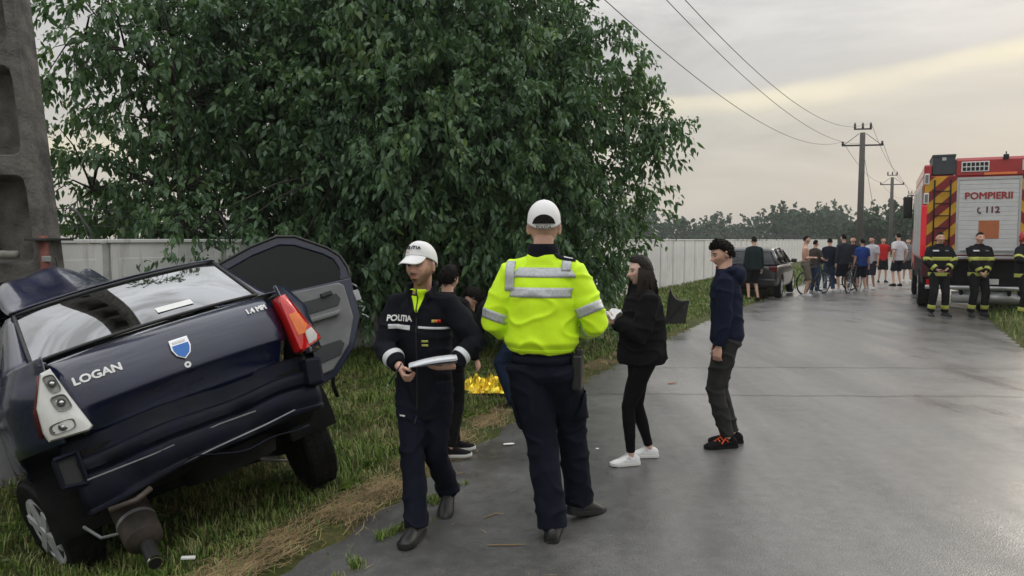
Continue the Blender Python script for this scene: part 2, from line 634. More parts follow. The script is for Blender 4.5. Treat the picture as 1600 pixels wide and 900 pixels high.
def asphalt_mat():
    m = bpy.data.materials.new('wet_asphalt')
    m.use_nodes = True
    t = m.node_tree
    p = t.nodes['Principled BSDF']
    tc = N(t, 'ShaderNodeTexCoord')
    co = tc.outputs['Object']
    sep = N(t, 'ShaderNodeSeparateXYZ')
    LK(t, co, sep.inputs[0])
    agg = N(t, 'ShaderNodeTexNoise', Scale=150.0, Detail=3.0, Roughness=.7)
    LK(t, co, agg.inputs[0])
    vor = N(t, 'ShaderNodeTexVoronoi', Scale=120.0)
    LK(t, co, vor.inputs['Vector'])
    big = N(t, 'ShaderNodeTexNoise', Scale=.75, Detail=5.0, Roughness=.6)
    LK(t, co, big.inputs[0])
    # tyre-polished wet streaks run along the road
    mp = N(t, 'ShaderNodeMapping')
    mp.inputs['Rotation'].default_value = (0, 0, rad(27))
    mp.inputs['Scale'].default_value = (1.6, .22, 1)
    LK(t, co, mp.inputs[0])
    st = N(t, 'ShaderNodeTexNoise', Scale=1.2, Detail=4.0, Roughness=.55)
    LK(t, mp.outputs[0], st.inputs[0])
    c = RAMP(t, agg.outputs[0], [(.28, (.040, .040, .040)), (.5, (.080, .080, .079)), (.74, (.175, .172, .167))])
    c = MIXC(t, 1, c, RAMP(t, big.outputs[0], [(.3, .66), (.7, 1.32)]), 'MULTIPLY')
    md = N(t, 'ShaderNodeTexNoise', Scale=9.0, Detail=6.0, Roughness=.7)
    LK(t, co, md.inputs[0])
    c = MIXC(t, 1, c, RAMP(t, md.outputs[0], [(.3, .72), (.5, 1.0), (.72, 1.35)]), 'MULTIPLY')
    gr = N(t, 'ShaderNodeTexVoronoi', Scale=48.0)
    LK(t, co, gr.inputs['Vector'])
    c = MIXC(t, RAMP(t, gr.outputs['Distance'], [(.0, .55), (.16, .0)]), c, (.17, .165, .155))
    # transverse joints across the road, slightly wavy
    nw = N(t, 'ShaderNodeTexNoise', Scale=1.1, Detail=5.0, Roughness=.6)
    LK(t, co, nw.inputs[0])
    crack = None
    for y0, sl, w in ((9.62, -.012, .035), (7.95, -.028, .030), (17.3, .0, .075), (12.7, .02, .014), (27.5, 0, .07)):
        line = MATH(t, 'ADD', MATH(t, 'MULTIPLY', sep.outputs[0], sl), MATH(t, 'MULTIPLY', nw.outputs[0], .34))
        d = MATH(t, 'ABSOLUTE', MATH(t, 'SUBTRACT', MATH(t, 'SUBTRACT', sep.outputs[1], y0 - .17), line))
        k = MATH(t, 'SUBTRACT', 1.0, MATH(t, 'DIVIDE', d, w * 1.6), clamp=True)
        crack = k if crack is None else MATH(t, 'MAXIMUM', crack, k)
    c = MIXC(t, MATH(t, 'MULTIPLY', crack, .85), c, (.012, .012, .012))
    LK(t, c, p.inputs['Base Color'])
    wet = MATH(t, 'ADD', MATH(t, 'MULTIPLY', big.outputs[0], .5), MATH(t, 'MULTIPLY', st.outputs[0], .5))
    r = RAMP(t, wet, [(.36, .23), (.47, .36), (.58, .52), (.68, .62)])
    LK(t, MATH(t, 'ADD', r, MATH(t, 'MULTIPLY', MATH(t, 'SUBTRACT', agg.outputs[0], .5), .25)), p.inputs['Roughness'])
    p.inputs['Specular IOR Level'].default_value = .6
    LK(t, MATH(t, 'MULTIPLY', RAMP(t, wet, [(.40, .72), (.55, .42), (.66, .12)]), MATH(t, 'SUBTRACT', 1.0, crack, clamp=True)), p.inputs['Coat Weight'])
    p.inputs['Coat Roughness'].default_value = .25
    h = MATH(t, 'ADD', MATH(t, 'ADD', MATH(t, 'MULTIPLY', vor.outputs[0], .6), MATH(t, 'MULTIPLY', agg.outputs[0], .6)), MATH(t, 'MULTIPLY', md.outputs[0], 1.6))
    h = MATH(t, 'SUBTRACT', h, MATH(t, 'MULTIPLY', crack, .5))
    bu = N(t, 'ShaderNodeBump', Distance=.004)
    LK(t, RAMP(t, wet, [(.38, .25), (.62, .70)]), bu.inputs['Strength'])
    LK(t, h, bu.inputs['Height'])
    LK(t, bu.outputs[0], p.inputs['Normal'])
    LK(t, bu.outputs[0], p.inputs['Coat Normal'])
    return m


def make_road():
    ys = np.concatenate([np.arange(-10, 2, .5), np.arange(2, 26, .12), np.arange(26, 60, .8), np.arange(60, 300, 8)])
    K = 14
    V, F = [], []
    for i, y in enumerate(ys):
        a = float(edge_x(y)) + (.10 * noise.noise(Vector((0, y * 2.2, 0))) + .06 * noise.noise(Vector((3, y * 7, 0)))) * (y < 40)
        b = float(edge_x(y, ER)) + .08 * noise.noise(Vector((9, y * 2.2, 0)))
        for k in range(K):
            u = k / (K - 1)
            z = .0 if 0 < k < K - 1 else -.035
            uu = u if 0 < k < K - 1 else (u + (.012 if k else -.012))
            V.append((a + (b - a) * uu, y, z + .002 * noise.noise(Vector((a + (b - a) * u, y, 5)))))
    n = len(ys)
    F = [(i * K + k, i * K + k + 1, (i + 1) * K + k + 1, (i + 1) * K + k) for i in range(n - 1) for k in range(K - 1)]
    o = np_mesh('road', V, F, asphalt_mat(), smooth=True)
    tag(o, kind='structure')


make_road()


# ------------------------------------------------------------------ grass and straw
def blade_mat(name, stops, dry, rough=.6):
    m = bpy.data.materials.new(name)
    m.use_nodes = True
    t = m.node_tree
    p = t.nodes['Principled BSDF']
    p.inputs['Roughness'].default_value = rough
    p.inputs['Specular IOR Level'].default_value = .3
    g = N(t, 'ShaderNodeNewGeometry')
    tc = N(t, 'ShaderNodeTexCoord')
    n = N(t, 'ShaderNodeTexNoise', Scale=1.6, Detail=5.0, Roughness=.6)
    LK(t, tc.outputs['Object'], n.inputs[0])
    c = RAMP(t, g.outputs['Random Per Island'], stops)
    f = RAMP(t, MATH(t, 'ADD', n.outputs[0], MATH(t, 'MULTIPLY', MATH(t, 'SUBTRACT', g.outputs['Random Per Island'], .5), .35)), [(.52, 0.0), (.70, 1.0)])
    c = MIXC(t, f, c, dry)
    LK(t, c, p.inputs['Base Color'])
    return m


M['grass'] = blade_mat('grass', [(0, (.062, .120, .018)), (.5, (.112, .190, .028)), (.85, (.175, .245, .046)), (1, (.25, .25, .09))], (.27, .25, .115))
M['straw'] = pmat('straw', (.17, .12, .055), .8, nscale=5, col2=(.34, .25, .125), island=.5)


def blades(P, H, Wd, lean_amp, rng):
    n = len(P)
    az = rng.uniform(0, 2 * np.pi, n)
    d = np.stack([np.cos(az), np.sin(az), np.zeros(n)], 1)
    s = np.stack([-np.sin(az), np.cos(az), np.zeros(n)], 1)
    lean = rng.uniform(.15, 1, n)[:, None] * lean_amp
    up = np.array([0, 0, 1.0])
    b0 = P - s * Wd[:, None] / 2
    b1 = P + s * Wd[:, None] / 2
    mid = P + up * (H * .6)[:, None] + d * (H * .35)[:, None] * lean
    m0 = mid - s * Wd[:, None] * .38
    m1 = mid + s * Wd[:, None] * .38
    tip = P + up * (H * (1 - .25 * lean[:, 0]))[:, None] + d * H[:, None] * lean
    V = np.stack([b0, b1, m0, m1, tip], 1).reshape(-1, 3)
    k = np.arange(n)[:, None] * 5
    F = np.concatenate([k + np.array([[0, 1, 3]]), k + np.array([[0, 3, 2]]), k + np.array([[2, 3, 4]])], 0)
    return V, F


def fnoise(X, Y, s, o=0):
    return np.array([noise.noise(Vector((x * s + o, y * s, o))) for x, y in zip(X, Y)])


def make_grass():
    rng = np.random.default_rng(3)
    n = 230000
    y = 2.6 + 40 * rng.uniform(0, 1, n) ** 2.6
    e = rng.uniform(-.05, 1, n)
    wid = edge_x(y) - wall_x(y)
    ee = e * np.minimum(wid, 5.5)
    x = edge_x(y) - ee
    keep = (x > wall_x(y) + .05) & (x > -.75 * y - .6)
    # straw strip and worn edge are thin on grass
    keep &= (ee > .22 + .25 * np.sin(y * 1.7) * np.sin(y * .6)) | (rng.uniform(0, 1, n) < .10)
    x, y, ee = x[keep], y[keep], ee[keep]
    cl = fnoise(x, y, 2.2)
    dens = rng.uniform(-.75, .5, len(x)) < cl + .18
    x, y, ee, cl = x[dens], y[dens], ee[dens], cl[dens]
    z = ground_h(x, y) - .008
    tuft = fnoise(x, y, 5.0, 4)
    H = (.04 + .045 * rng.uniform(0, 1, len(x)) + .13 * np.clip(tuft - .05, 0, 1)) * (.8 + .5 * np.clip(cl, -.3, .6)) * (1 + .015 * y)
    W = (.0045 + .004 * rng.uniform(0, 1, len(x))) * (1 + .13 * np.maximum(y - 4, 0))
    V, F = blades(np.stack([x, y, z], 1), H, W, .95, rng)
    tag(np_mesh('verge_grass', V, F, M['grass']), kind='stuff')
    # right verge, only a corner of it is in view
    n = 14000
    y = rng.uniform(9, 28, n)
    x = edge_x(y, ER) + rng.uniform(.02, 6, n)
    z = ground_h(x, y) - .01
    H = .07 + .10 * rng.uniform(0, 1, n)
    V, F = blades(np.stack([x, y, z], 1), H, np.full(n, .016), .8, rng)
    tag(np_mesh('verge_grass', V, F, M['grass']), kind='stuff')
    # weeds growing in the crack beside the road edge
    n = 2600
    y = 3.3 + 1.9 * rng.uniform(0, 1, n)
    x = -1.08 + (y - 3.6) * .42 + .20 + .05 * np.sin(y * 9) + rng.normal(0, .03, n)
    g = fnoise(x, y, 7.0, 2) > .12
    x, y = x[g], y[g]
    V, F = blades(np.stack([x, y, np.zeros(len(x))], 1), rng.uniform(.015, .05, len(x)), rng.uniform(.004, .008, len(x)), .9, rng)
    tag(np_mesh('edge_weeds', V, F, M['grass']), kind='stuff')


make_grass()


def make_weeds():
    rng = np.random.default_rng(19)
    n = 420
    y = 3.2 + 11 * rng.uniform(0, 1, n) ** 1.6
    x = edge_x(y) - rng.uniform(.25, 3.2, n)
    k = (x > wall_x(y) + .15) & (fnoise(x, y, 1.1, 6) > -.1)
    x, y = x[k], y[k]
    z = ground_h(x, y)
    P = np.repeat(np.stack([x, y, z], 1), 9, 0) + rng.normal(0, .018, (len(x) * 9, 3)) * np.array([1, 1, .2])
    az = rng.uniform(0, 6.28, len(P))
    el = rng.uniform(.15, 1.0, len(P))
    A = np.stack([np.cos(az) * np.cos(el), np.sin(az) * np.cos(el), np.sin(el)], 1)
    L = rng.uniform(.05, .13, len(P))
    V, F = leaves_mesh(P, A, L, L * rng.uniform(.25, .5, len(P)), rng, .3)
    tag(np_mesh('verge_weeds', V, F, M['leaf_light']), kind='stuff')


def ribbons(P, L, W, az, tilt, rng):
    n = len(P)
    d = np.stack([np.cos(az) * np.cos(tilt), np.sin(az) * np.cos(tilt), np.sin(tilt)], 1)
    s = np.stack([-np.sin(az), np.cos(az), np.zeros(n)], 1)
    bend = rng.normal(0, .12, n)[:, None] * L[:, None]
    a, b, c = P - d * L[:, None] / 2, P + s * bend, P + d * L[:, None] / 2
    c[:, 2] += .004
    w = s * W[:, None] / 2
    up = np.array([0, 0, .0025])
    V = np.stack([a - w, a + w, b - w + up, b + w + up, c - w * .5, c + w * .5], 1).reshape(-1, 3)
    k = np.arange(n)[:, None] * 6
    F = np.concatenate([k + np.array([[0, 1, 3, 2]]), k + np.array([[2, 3, 5, 4]])], 0)
    return V, F


def make_straw():
    rng = np.random.default_rng(11)
    n = 15000
    y = 2.9 + 8.5 * rng.uniform(0, 1, n) ** 1.5
    e = rng.normal(.17, .095, n) + .05 * np.sin(y * 2.3)
    x = edge_x(y) - e
    cl = fnoise(x, y, 2.4, 8)
    k = rng.uniform(-.32, .40, n) < cl
    x, y, e = x[k], y[k], e[k]
    z = np.maximum(ground_h(x, y), np.where(e < 0, .002, -1)) + .006 + rng.uniform(0, .018, len(x))
    V, F = ribbons(np.stack([x, y, z], 1), rng.uniform(.05, .22, len(x)), rng.uniform(.0018, .0042, len(x)), rad(66) + rng.normal(0, .55, len(x)), rng.normal(0, .12, len(x)), rng)
    tag(np_mesh('mown_straw', V, F, M['straw']), kind='stuff')
    n = 5200                                     # hay left lying on the verge
    y = 4.5 + 7 * rng.uniform(0, 1, n)
    e = .5 + rng.uniform(0, 2.6, n)
    x = edge_x(y) - e
    k = fnoise(x, y, 1.4, 3) > .05
    x, y = x[k], y[k]
    z = ground_h(x, y) + .035 + rng.uniform(0, .035, len(x))
    V, F = ribbons(np.stack([x, y, z], 1), rng.uniform(.05, .16, len(x)), rng.uniform(.002, .004, len(x)), rng.uniform(0, 6.28, len(x)), rng.normal(0, .3, len(x)), rng)
    tag(np_mesh('mown_straw', V, F, M['straw']), kind='stuff')
    n = 520                                      # bits scattered over the asphalt
    y = 2.9 + 9 * rng.uniform(0, 1, n) ** 1.3
    x = edge_x(y) + np.abs(rng.normal(0, 1.0, n)) + .1
    V, F = ribbons(np.stack([x, y, np.full(n, .006)], 1), rng.uniform(.012, .075, n), rng.uniform(.0015, .004, n), rng.uniform(0, 6.28, n), rng.normal(0, .03, n), rng)
    tag(np_mesh('straw_bits', V, F, M['straw']), kind='stuff')


make_straw()


# ------------------------------------------------------------------ wall
def wall_mat():
    m = pmat('wall_paint', (.60, .60, .585), .9, nscale=1.6, col2=(.74, .74, .725), bump=.25, bscale=30, detail=7)
    t = m.node_tree
    p = t.nodes['Principled BSDF']
    src = p.inputs['Base Color'].links[0].from_socket
    tc = N(t, 'ShaderNodeTexCoord')
    mp = N(t, 'ShaderNodeMapping')
    mp.inputs['Scale'].default_value = (7, 7, .8)
    g = N(t, 'ShaderNodeNewGeometry')
    LK(t, g.outputs['Position'], mp.inputs[0])
    n = N(t, 'ShaderNodeTexNoise', Scale=1.0, Detail=6.0, Roughness=.65)
    LK(t, mp.outputs[0], n.inputs[0])
    c = MIXC(t, RAMP(t, n.outputs[0], [(.55, 0.0), (.78, .6)]), src, (.20, .155, .145))
    LK(t, c, p.inputs['Base Color'])
    return m


M['wall'] = wall_mat()
M['wall_post'] = pmat('wall_post', (.47, .47, .46), .9, var=.25, nscale=5, bump=.3, bscale=30)


def make_wall():
    ang = math.atan2(1, .526)                     # direction of the wall in plan
    dx, dy = math.cos(ang), math.sin(ang)
    y0 = 3.6
    w = empty('concrete_wall', (wall_x(y0), y0, 0), ang, 'long white concrete panel wall behind the tree and the verge', 'wall')
    step = 1.42
    pan = MB().bx(.045, step - .045, -.035, .035, -1.1, 1.60)
    pan.bx(.12, step - .12, -.041, -.035, .15, 1.45)
    n = 62
    mp = mb = mt = mc = None
    rnd = random.Random(4)
    for k in range(n):
        if mp is None:
            o = pan.build('panel', M['wall'], w, bevel=.006)
            mp = o
            t = MB().bx(-.0445, .0445, -.015, .015, -1.1, 1.60).build('post', M['wall_post'], w, bevel=.01)
            mt = t
            b = MB().tube([(0, 0, 1.58), (0, 0, 1.70), (0, .02, 1.74), (0, .17, 1.90), (0, .28, 1.95)], .014, 6).build('bracket', M['wire'], w, smooth=True)
            mb = b
            c = MB().bx(-.0, step - .01, -.055, .055, 1.602, 1.64).build('coping', M['wall'], w, bevel=.008)
            mc = c
        else:
            for src, r in ((mp, .004), (mt, .002), (mb, .0), (mc, .003)):
                q = src.copy()
                link(q, w)
                q.location = (k * step, rnd.uniform(-r, r), rnd.uniform(-r, r))
                if src is mb:
                    q.rotation_euler = (rnd.uniform(-.12, .12), rnd.uniform(-.12, .12), rnd.uniform(-.2, .2))
    for yy, zz in ((.06, 1.77), (.15, 1.87), (.26, 1.945)):
        pts = [(i * step / 2, yy + .01 * math.sin(i * 1.7), zz - (.03 if i % 2 else 0)) for i in range(0, 2 * n)]
        MB().tube(pts, .0035, 4).build('barbed_wire', M['wire'], w)


make_wall()


# ------------------------------------------------------------------ trees
def leaf_mat(name, stops, back=.25, rough=.42, spec=.45):
    m = bpy.data.materials.new(name)
    m.use_nodes = True
    t = m.node_tree
    p = t.nodes['Principled BSDF']
    p.inputs['Roughness'].default_value = rough
    p.inputs['Specular IOR Level'].default_value = spec
    g = N(t, 'ShaderNodeNewGeometry')
    tc = N(t, 'ShaderNodeTexCoord')
    n = N(t, 'ShaderNodeTexNoise', Scale=1.1, Detail=3.0, Roughness=.6)
    LK(t, tc.outputs['Object'], n.inputs[0])
    v = MATH(t, 'ADD', MATH(t, 'MULTIPLY', g.outputs['Random Per Island'], .55), MATH(t, 'MULTIPLY', RAMP(t, n.outputs[0], [(.3, 0.0), (.7, 1.0)]), .45))
    c = RAMP(t, v, stops)
    LK(t, c, p.inputs['Base Color'])
    tr = N(t, 'ShaderNodeBsdfTranslucent')
    LK(t, MIXC(t, 1, c, (1.3, 1.5, .6), 'MULTIPLY'), tr.inputs[0])
    mx = N(t, 'ShaderNodeMixShader')
    mx.inputs[0].default_value = back
    LK(t, p.outputs[0], mx.inputs[1])
    LK(t, tr.outputs[0], mx.inputs[2])
    LK(t, mx.outputs[0], t.nodes['Material Output'].inputs[0])
    return m


M['leaf'] = leaf_mat('leaf', [(0, (.036, .078, .042)), (.35, (.062, .124, .062)), (.7, (.098, .175, .077)), (.88, (.145, .225, .078)), (1, (.22, .30, .08))])
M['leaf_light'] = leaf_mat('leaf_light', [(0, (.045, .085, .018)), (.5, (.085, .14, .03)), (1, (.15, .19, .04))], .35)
M['leaf_far'] = leaf_mat('leaf_far', [(0, (.018, .040, .022)), (.5, (.034, .066, .034)), (1, (.055, .092, .042))], .1, .9, .1)
M['bark'] = pmat('bark', (.028, .022, .018), .95, nscale=10, col2=(.06, .05, .042), bump=.7, bscale=18, bdist=.03)


def leaves_mesh(C, A, L, W, rng, curl=.25):
    """C base points, A unit axis of each leaf; a folded six-point leaf of four triangles"""
    n = len(C)
    r = rng.normal(0, 1, (n, 3))
    S = np.cross(A, r)
    S /= np.linalg.norm(S, axis=1)[:, None] + 1e-9
    Nn = np.cross(S, A)
    L = L[:, None]
    W = W[:, None]
    fold = .22 * W
    dn = np.array([0, 0, -1.0])
    p0 = C
    ctr1 = C + A * L * .36 + dn * L * curl * .10
    ctr2 = C + A * L * .70 + dn * L * curl * .45
    tip = C + A * L + dn * L * curl
    V = np.stack([p0, ctr1 - S * W * .5 + Nn * fold, ctr1 + S * W * .5 + Nn * fold, ctr2 - S * W * .36 + Nn * fold * .7, ctr2 + S * W * .36 + Nn * fold * .7, tip], 1).reshape(-1, 3)
    k = np.arange(n)[:, None] * 6
    F = np.concatenate([k + np.array([[0, 1, 2]]), k + np.array([[1, 3, 4]]), k + np.array([[1, 4, 2]]), k + np.array([[3, 5, 4]])], 0)
    return V, F


def foliage(blobs, per_m3, leaves_per_twig, leaf, rng, droop=.55, shell=.5, twig=.42, wl=.48):
    Cs, As = [], []
    tw = []
    for (c, r, dens) in blobs:
        c = np.array(c)
        r = np.array(r if hasattr(r, '__len__') else (r, r, r))
        vol = 4.19 * r.prod()
        k = max(6, int(vol * per_m3 * dens))
        d = rng.normal(0, 1, (k, 3))
        d /= np.linalg.norm(d, axis=1)[:, None]
        rr = shell + (1 - shell) * rng.uniform(0, 1, k) ** .7
        inner = rng.uniform(0, 1, k) < .25
        rr[inner] *= rng.uniform(.2, .9, inner.sum())
        P = c + d * r * rr[:, None] * (1 + .16 * np.sin(7 * d[:, :1] + 5 * d[:, 1:2] + c[0] * 9))
        tw.append((P, d))
    P = np.concatenate([a for a, b in tw])
    D = np.concatenate([b for a, b in tw])
    n = len(P)
    D = D + rng.normal(0, .45, (n, 3)) + np.array([0, 0, -droop * .6])
    D /= np.linalg.norm(D, axis=1)[:, None]
    ln = twig * rng.uniform(.6, 1.3, n)
    k = leaves_per_twig
    tt = np.tile(np.linspace(.12, 1, k), (n, 1)) + rng.normal(0, .04, (n, k))
    pos = P[:, None, :] + D[:, None, :] * (tt * ln[:, None])[:, :, None] + np.array([0, 0, -1.0]) * (.45 * droop * ln[:, None] * tt ** 2)[:, :, None]
    pos = pos + rng.normal(0, .03, pos.shape)
    A = D[:, None, :] * .45 + rng.normal(0, .55, pos.shape) + np.array([0, 0, -droop * 1.1])
    A /= np.linalg.norm(A, axis=2)[:, :, None]
    C = pos.reshape(-1, 3)
    A = A.reshape(-1, 3)
    L = leaf * rng.uniform(.5, 1.35, len(C)) * np.repeat(rng.uniform(.75, 1.2, n), k)
    W = L * wl * rng.uniform(.8, 1.15, len(C))
    V, F = leaves_mesh(C, A, L, W, rng)
    return V, F, P, D, ln


def branches(mb, base, top, P, rng, r0, n_limb=7, n_sub=160):
    """trunk to limbs to thin branches that end in the crown"""
    base, top = Vector(base), Vector(top)
    trunk_pts = [base.lerp(top, t) + Vector((.08 * math.sin(4 * t), .06 * math.sin(5 * t + 1), 0)) for t in np.linspace(0, 1, 8)]
    rr = [r0 * (1.35 if i == 0 else 1 - .75 * i / 7) for i in range(8)]
    idx = rng.choice(len(P), min(n_sub, len(P)), replace=False)
    limbs = []
    for i in range(n_limb):
        q = Vector(P[rng.integers(len(P))])
        s = trunk_pts[int(2 + rng.integers(5))]
        m1 = s.lerp(q, .4) + Vector((0, 0, .25))
        mb.tube([s, m1, s.lerp(q, .75) + Vector((0, 0, .2)), q], [r0 * .42, r0 * .28, r0 * .16, r0 * .07], 6)
        limbs += [m1, s.lerp(q, .75) + Vector((0, 0, .2)), s.lerp(m1, .5)]
    limbs += trunk_pts[3:]
    for i in idx:
        q = Vector(P[i])
        s = min(limbs, key=lambda a: (a - q).length + .4 * abs(a.z - q.z))
        m1 = s.lerp(q, .5) + Vector((0, 0, .12))
        mb.tube([s, m1, q], [.016, .010, .004], 4)
    return trunk_pts, rr


def make_tree(name, label, blobs_px, base, top, r0, per_m3, lpt, leaf, seed, mat='leaf', extra=(), n_sub=160, **kw):
    rng = np.random.default_rng(seed)
    blobs = []
    for (px, py, d, rpx, dens) in blobs_px:
        c = at(px, py, d)
        r = rpx / FPX * d
        blobs.append((tuple(c), (r, r * 1.0, r), dens))
    blobs += list(extra)
    V, F, P, D, ln = foliage(blobs, per_m3, lpt, leaf, rng, **kw)
    root = empty(name, base, 0, label, 'tree')
    b = np.array(base)
    crown = np_mesh('crown', V - b, F, M[mat], root)
    tag(crown, kind='stuff')
    mb = MB()
    tp, rr = branches(mb, Vector((0, 0, -.2)), Vector(top) - Vector(base), P - b, rng, r0, n_sub=n_sub)
    # twigs
    for i in range(0, len(P), 3):
        a = Vector(P[i] - b)
        mb.tube([a, a + Vector(D[i]) * ln[i] * .5 + Vector((0, 0, -.03)), a + Vector(D[i]) * ln[i] + Vector((0, 0, -.1))], [.006, .004, .002], 3)
    mb.build('limbs', M['bark'], root, smooth=True, fixn=False)
    MB().tube(tp, rr, 10).build('trunk', M['bark'], root, smooth=True)
    return root


make_tree('cherry_tree', 'huge dark green broadleaf tree overhanging the wall, behind both police officers',
          [(420, 60, 10.6, 130, 1), (390, 210, 10.4, 110, 1), (400, 320, 10.2, 80, 1), (540, 20, 10.5, 140, 1), (520, 180, 9.9, 130, 1.1), (520, 310, 9.8, 95, 1.1),
           (500, 390, 10.3, 70, 1.2), (650, 60, 10.2, 150, 1), (650, 220, 9.6, 140, 1.1), (640, 340, 9.7, 105, 1.2), (610, 400, 10.2, 80, 1.2), (710, 420, 10.3, 80, 1.2), (690, 470, 10.8, 60, 1.1),
           (780, 60, 10.4, 130, 1), (790, 200, 9.9, 130, 1.1), (800, 320, 9.9, 110, 1.2), (770, 420, 10.6, 90, 1.2), (850, 430, 10.9, 75, 1.2), (860, 130, 10.3, 90, 1), (890, 30, 10.5, 60, .8),
           (870, 260, 10.2, 85, 1), (900, 350, 10.6, 72, 1.1), (912, 420, 11.0, 56, 1.1), (925, 470, 11.4, 36, 1.2), (930, 120, 10.2, 34, .8), (965, 100, 10.1, 16, .9), (975, 135, 10.1, 20, .9), (948, 190, 10.3, 34, .55), (995, 130, 10.1, 12, 1.1),
           (1010, 195, 10.2, 18, 1), (1024, 182, 10.1, 12, 1.3), (1012, 205, 10.15, 11, 1.2), (962, 240, 10.4, 28, .9), (985, 170, 10.2, 16, .8), (1000, 230, 10.3, 12, 1.1), (935, 300, 10.5, 42, 1), (966, 330, 10.7, 20, 1), (995, 318, 10.6, 10, 1.4),
           (290, 372, 7.9, 36, .9), (345, 385, 8.1, 46, 1), (420, 390, 8.4, 52, 1), (490, 415, 8.8, 48, 1), (560, 395, 9.2, 56, 1), (575, 450, 9.5, 34, .8), (1000, 162, 10.1, 11, 1.5), (1018, 172, 10.1, 10, 1.6), (1036, 178, 10.1, 8, 1.8), (1044, 190, 10.1, 6, 2.0), (988, 108, 10.1, 10, 1.5), (966, 72, 10.1, 11, 1.4), (946, 45, 10.2, 13, 1.2), (1006, 258, 10.3, 9, 1.6), (985, 278, 10.4, 12, 1.3), (1003, 338, 10.6, 8, 1.8), (600, -70, 11.2, 120, .5), (780, -60, 11.2, 110, .5), (430, -60, 11.4, 110, .5),
           (600, 200, 11.6, 220, .30), (780, 250, 11.8, 180, .35), (450, 220, 11.6, 160, .25)],
          (-1.45, 11.3, .03), (-1.3, 11.2, 5.6), .17, 60, 30, .091, 21, n_sub=260, twig=.46)

make_tree('fruit_tree', 'looser dark tree with sky gaps behind the wall, next to the leaning concrete pole',
          [(160, 40, 9.0, 85, .65), (120, 70, 8.8, 45, .7), (250, 60, 9.2, 100, .6), (250, 215, 8.6, 46, .9), (255, 320, 8.6, 44, 1), (245, 120, 8.6, 40, .8), (300, 170, 9.2, 85, .6), (190, 170, 9.0, 65, .6), (100, 115, 8.6, 34, .9), (65, 110, 8.6, 16, 1.2), (105, 200, 8.7, 42, .9), (120, 265, 8.8, 55, .9),
           (220, 280, 9.1, 85, .85), (120, 330, 8.9, 45, 1), (200, 340, 9.2, 55, 1), (300, 300, 9.3, 85, .9), (300, 370, 9.4, 50, 1.1), (350, 120, 9.5, 85, .6), (320, 20, 9.6, 85, .6), (200, -60, 9.4, 90, .4), (345, 395, 9.5, 40, 1.2)],
          (-4.05, 8.95, 0), (-3.9, 9.0, 4.0), .065, 62, 30, .090, 33, n_sub=150)
make_tree('shrub', 'low yellow-green bush just above the wall beside the leaning pole',
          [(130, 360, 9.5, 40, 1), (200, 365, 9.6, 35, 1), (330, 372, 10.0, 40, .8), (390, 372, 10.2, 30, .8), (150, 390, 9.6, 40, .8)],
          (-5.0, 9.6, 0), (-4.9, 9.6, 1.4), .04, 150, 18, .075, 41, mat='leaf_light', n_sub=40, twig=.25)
make_tree('hedge_bush', 'small rounded bush at the foot of the wall right of the big tree',
          [(955, 415, 13.8, 28, 1.2), (968, 440, 13.8, 24, 1.2), (945, 455, 13.4, 30, 1.2)],
          (1.75, 13.6, 0.03), (1.8, 13.6, 1.0), .04, 150, 18, .085, 43, n_sub=40, twig=.25)


make_weeds()


def make_far_wood():
    rng = np.random.default_rng(5)
    blobs = []
    for i in range(230):
        px = rng.uniform(760, 1900)
        d = rng.uniform(150, 215)
        hgt = (7.6 + 1.2 * math.sin(px * .021) + 1.0 * math.sin(px * .057 + 1) + rng.normal(0, .8)) * d / 180
        x = (px - 800) / FPX * d
        if x < edge_x(d, ER) + 1 and x > edge_x(d) - 3:
            continue
        w = rng.uniform(2.2, 3.6)
        blobs.append(((x, d, hgt * .62), (w, w, hgt * .40), .5))
        blobs.append(((x + rng.normal(0, 1.6), d - 2, hgt * .28), (w * 1.2, w, hgt * .30), .5))
    V, F, *_ = foliage(blobs, .22, 12, .85, rng, droop=.1, twig=1.4, wl=.75)
    tag(np_mesh('far_wood', V, F, M['leaf_far']), 'hazy far treeline along the horizon beyond the wall', kind='stuff')


make_far_wood()


def roadside_tree(px, pyb, d, h, w, seed, label, name='roadside_tree', mat='leaf_far'):
    rng = np.random.default_rng(seed)
    x = (px - 800) / FPX * d
    bl = [((x + rng.normal(0, w * .3), d + rng.normal(0, w * .3), h * z), (w * rng.uniform(.5, .75), w * .6, h * .24), .8) for z in (.25, .4, .55, .7, .8)]
    V, F, P, D, ln = foliage(bl, 2.2, 14, .42, rng, droop=.2, twig=.8, wl=.7)
    root = empty(name, (x, d, 0), 0, label, 'tree', 'green trees beside the far road')
    b = np.array((x, d, 0))
    tag(np_mesh('crown', V - b, F, M[mat], root), kind='stuff')
    mb = MB()
    tp, rr = branches(mb, Vector((0, 0, -.2)), Vector((0, 0, h * .7)), P - b, rng, .14, 5, 20)
    mb.build('limbs', M['bark'], root, fixn=False)
    MB().tube(tp, rr, 8).build('trunk', M['bark'], root, smooth=True)


for i, a in enumerate([(1300, 0, 118, 4.4, 2.6, 61, 'low green tree right behind the far end of the wall'), (1352, 0, 95, 5.2, 2.7, 62, 'green tree at the foot of the tall power pole'),
                       (1392, 0, 105, 6.6, 3.0, 63, 'green tree below the second power pole'), (1428, 0, 88, 5.0, 2.6, 64, 'green tree half hidden by the left edge of the fire engine'),
                       (1270, 0, 135, 4.6, 3.2, 65, 'low green tree behind the wall left of the tall power pole')]):
    roadside_tree(*a[:6], a[6])


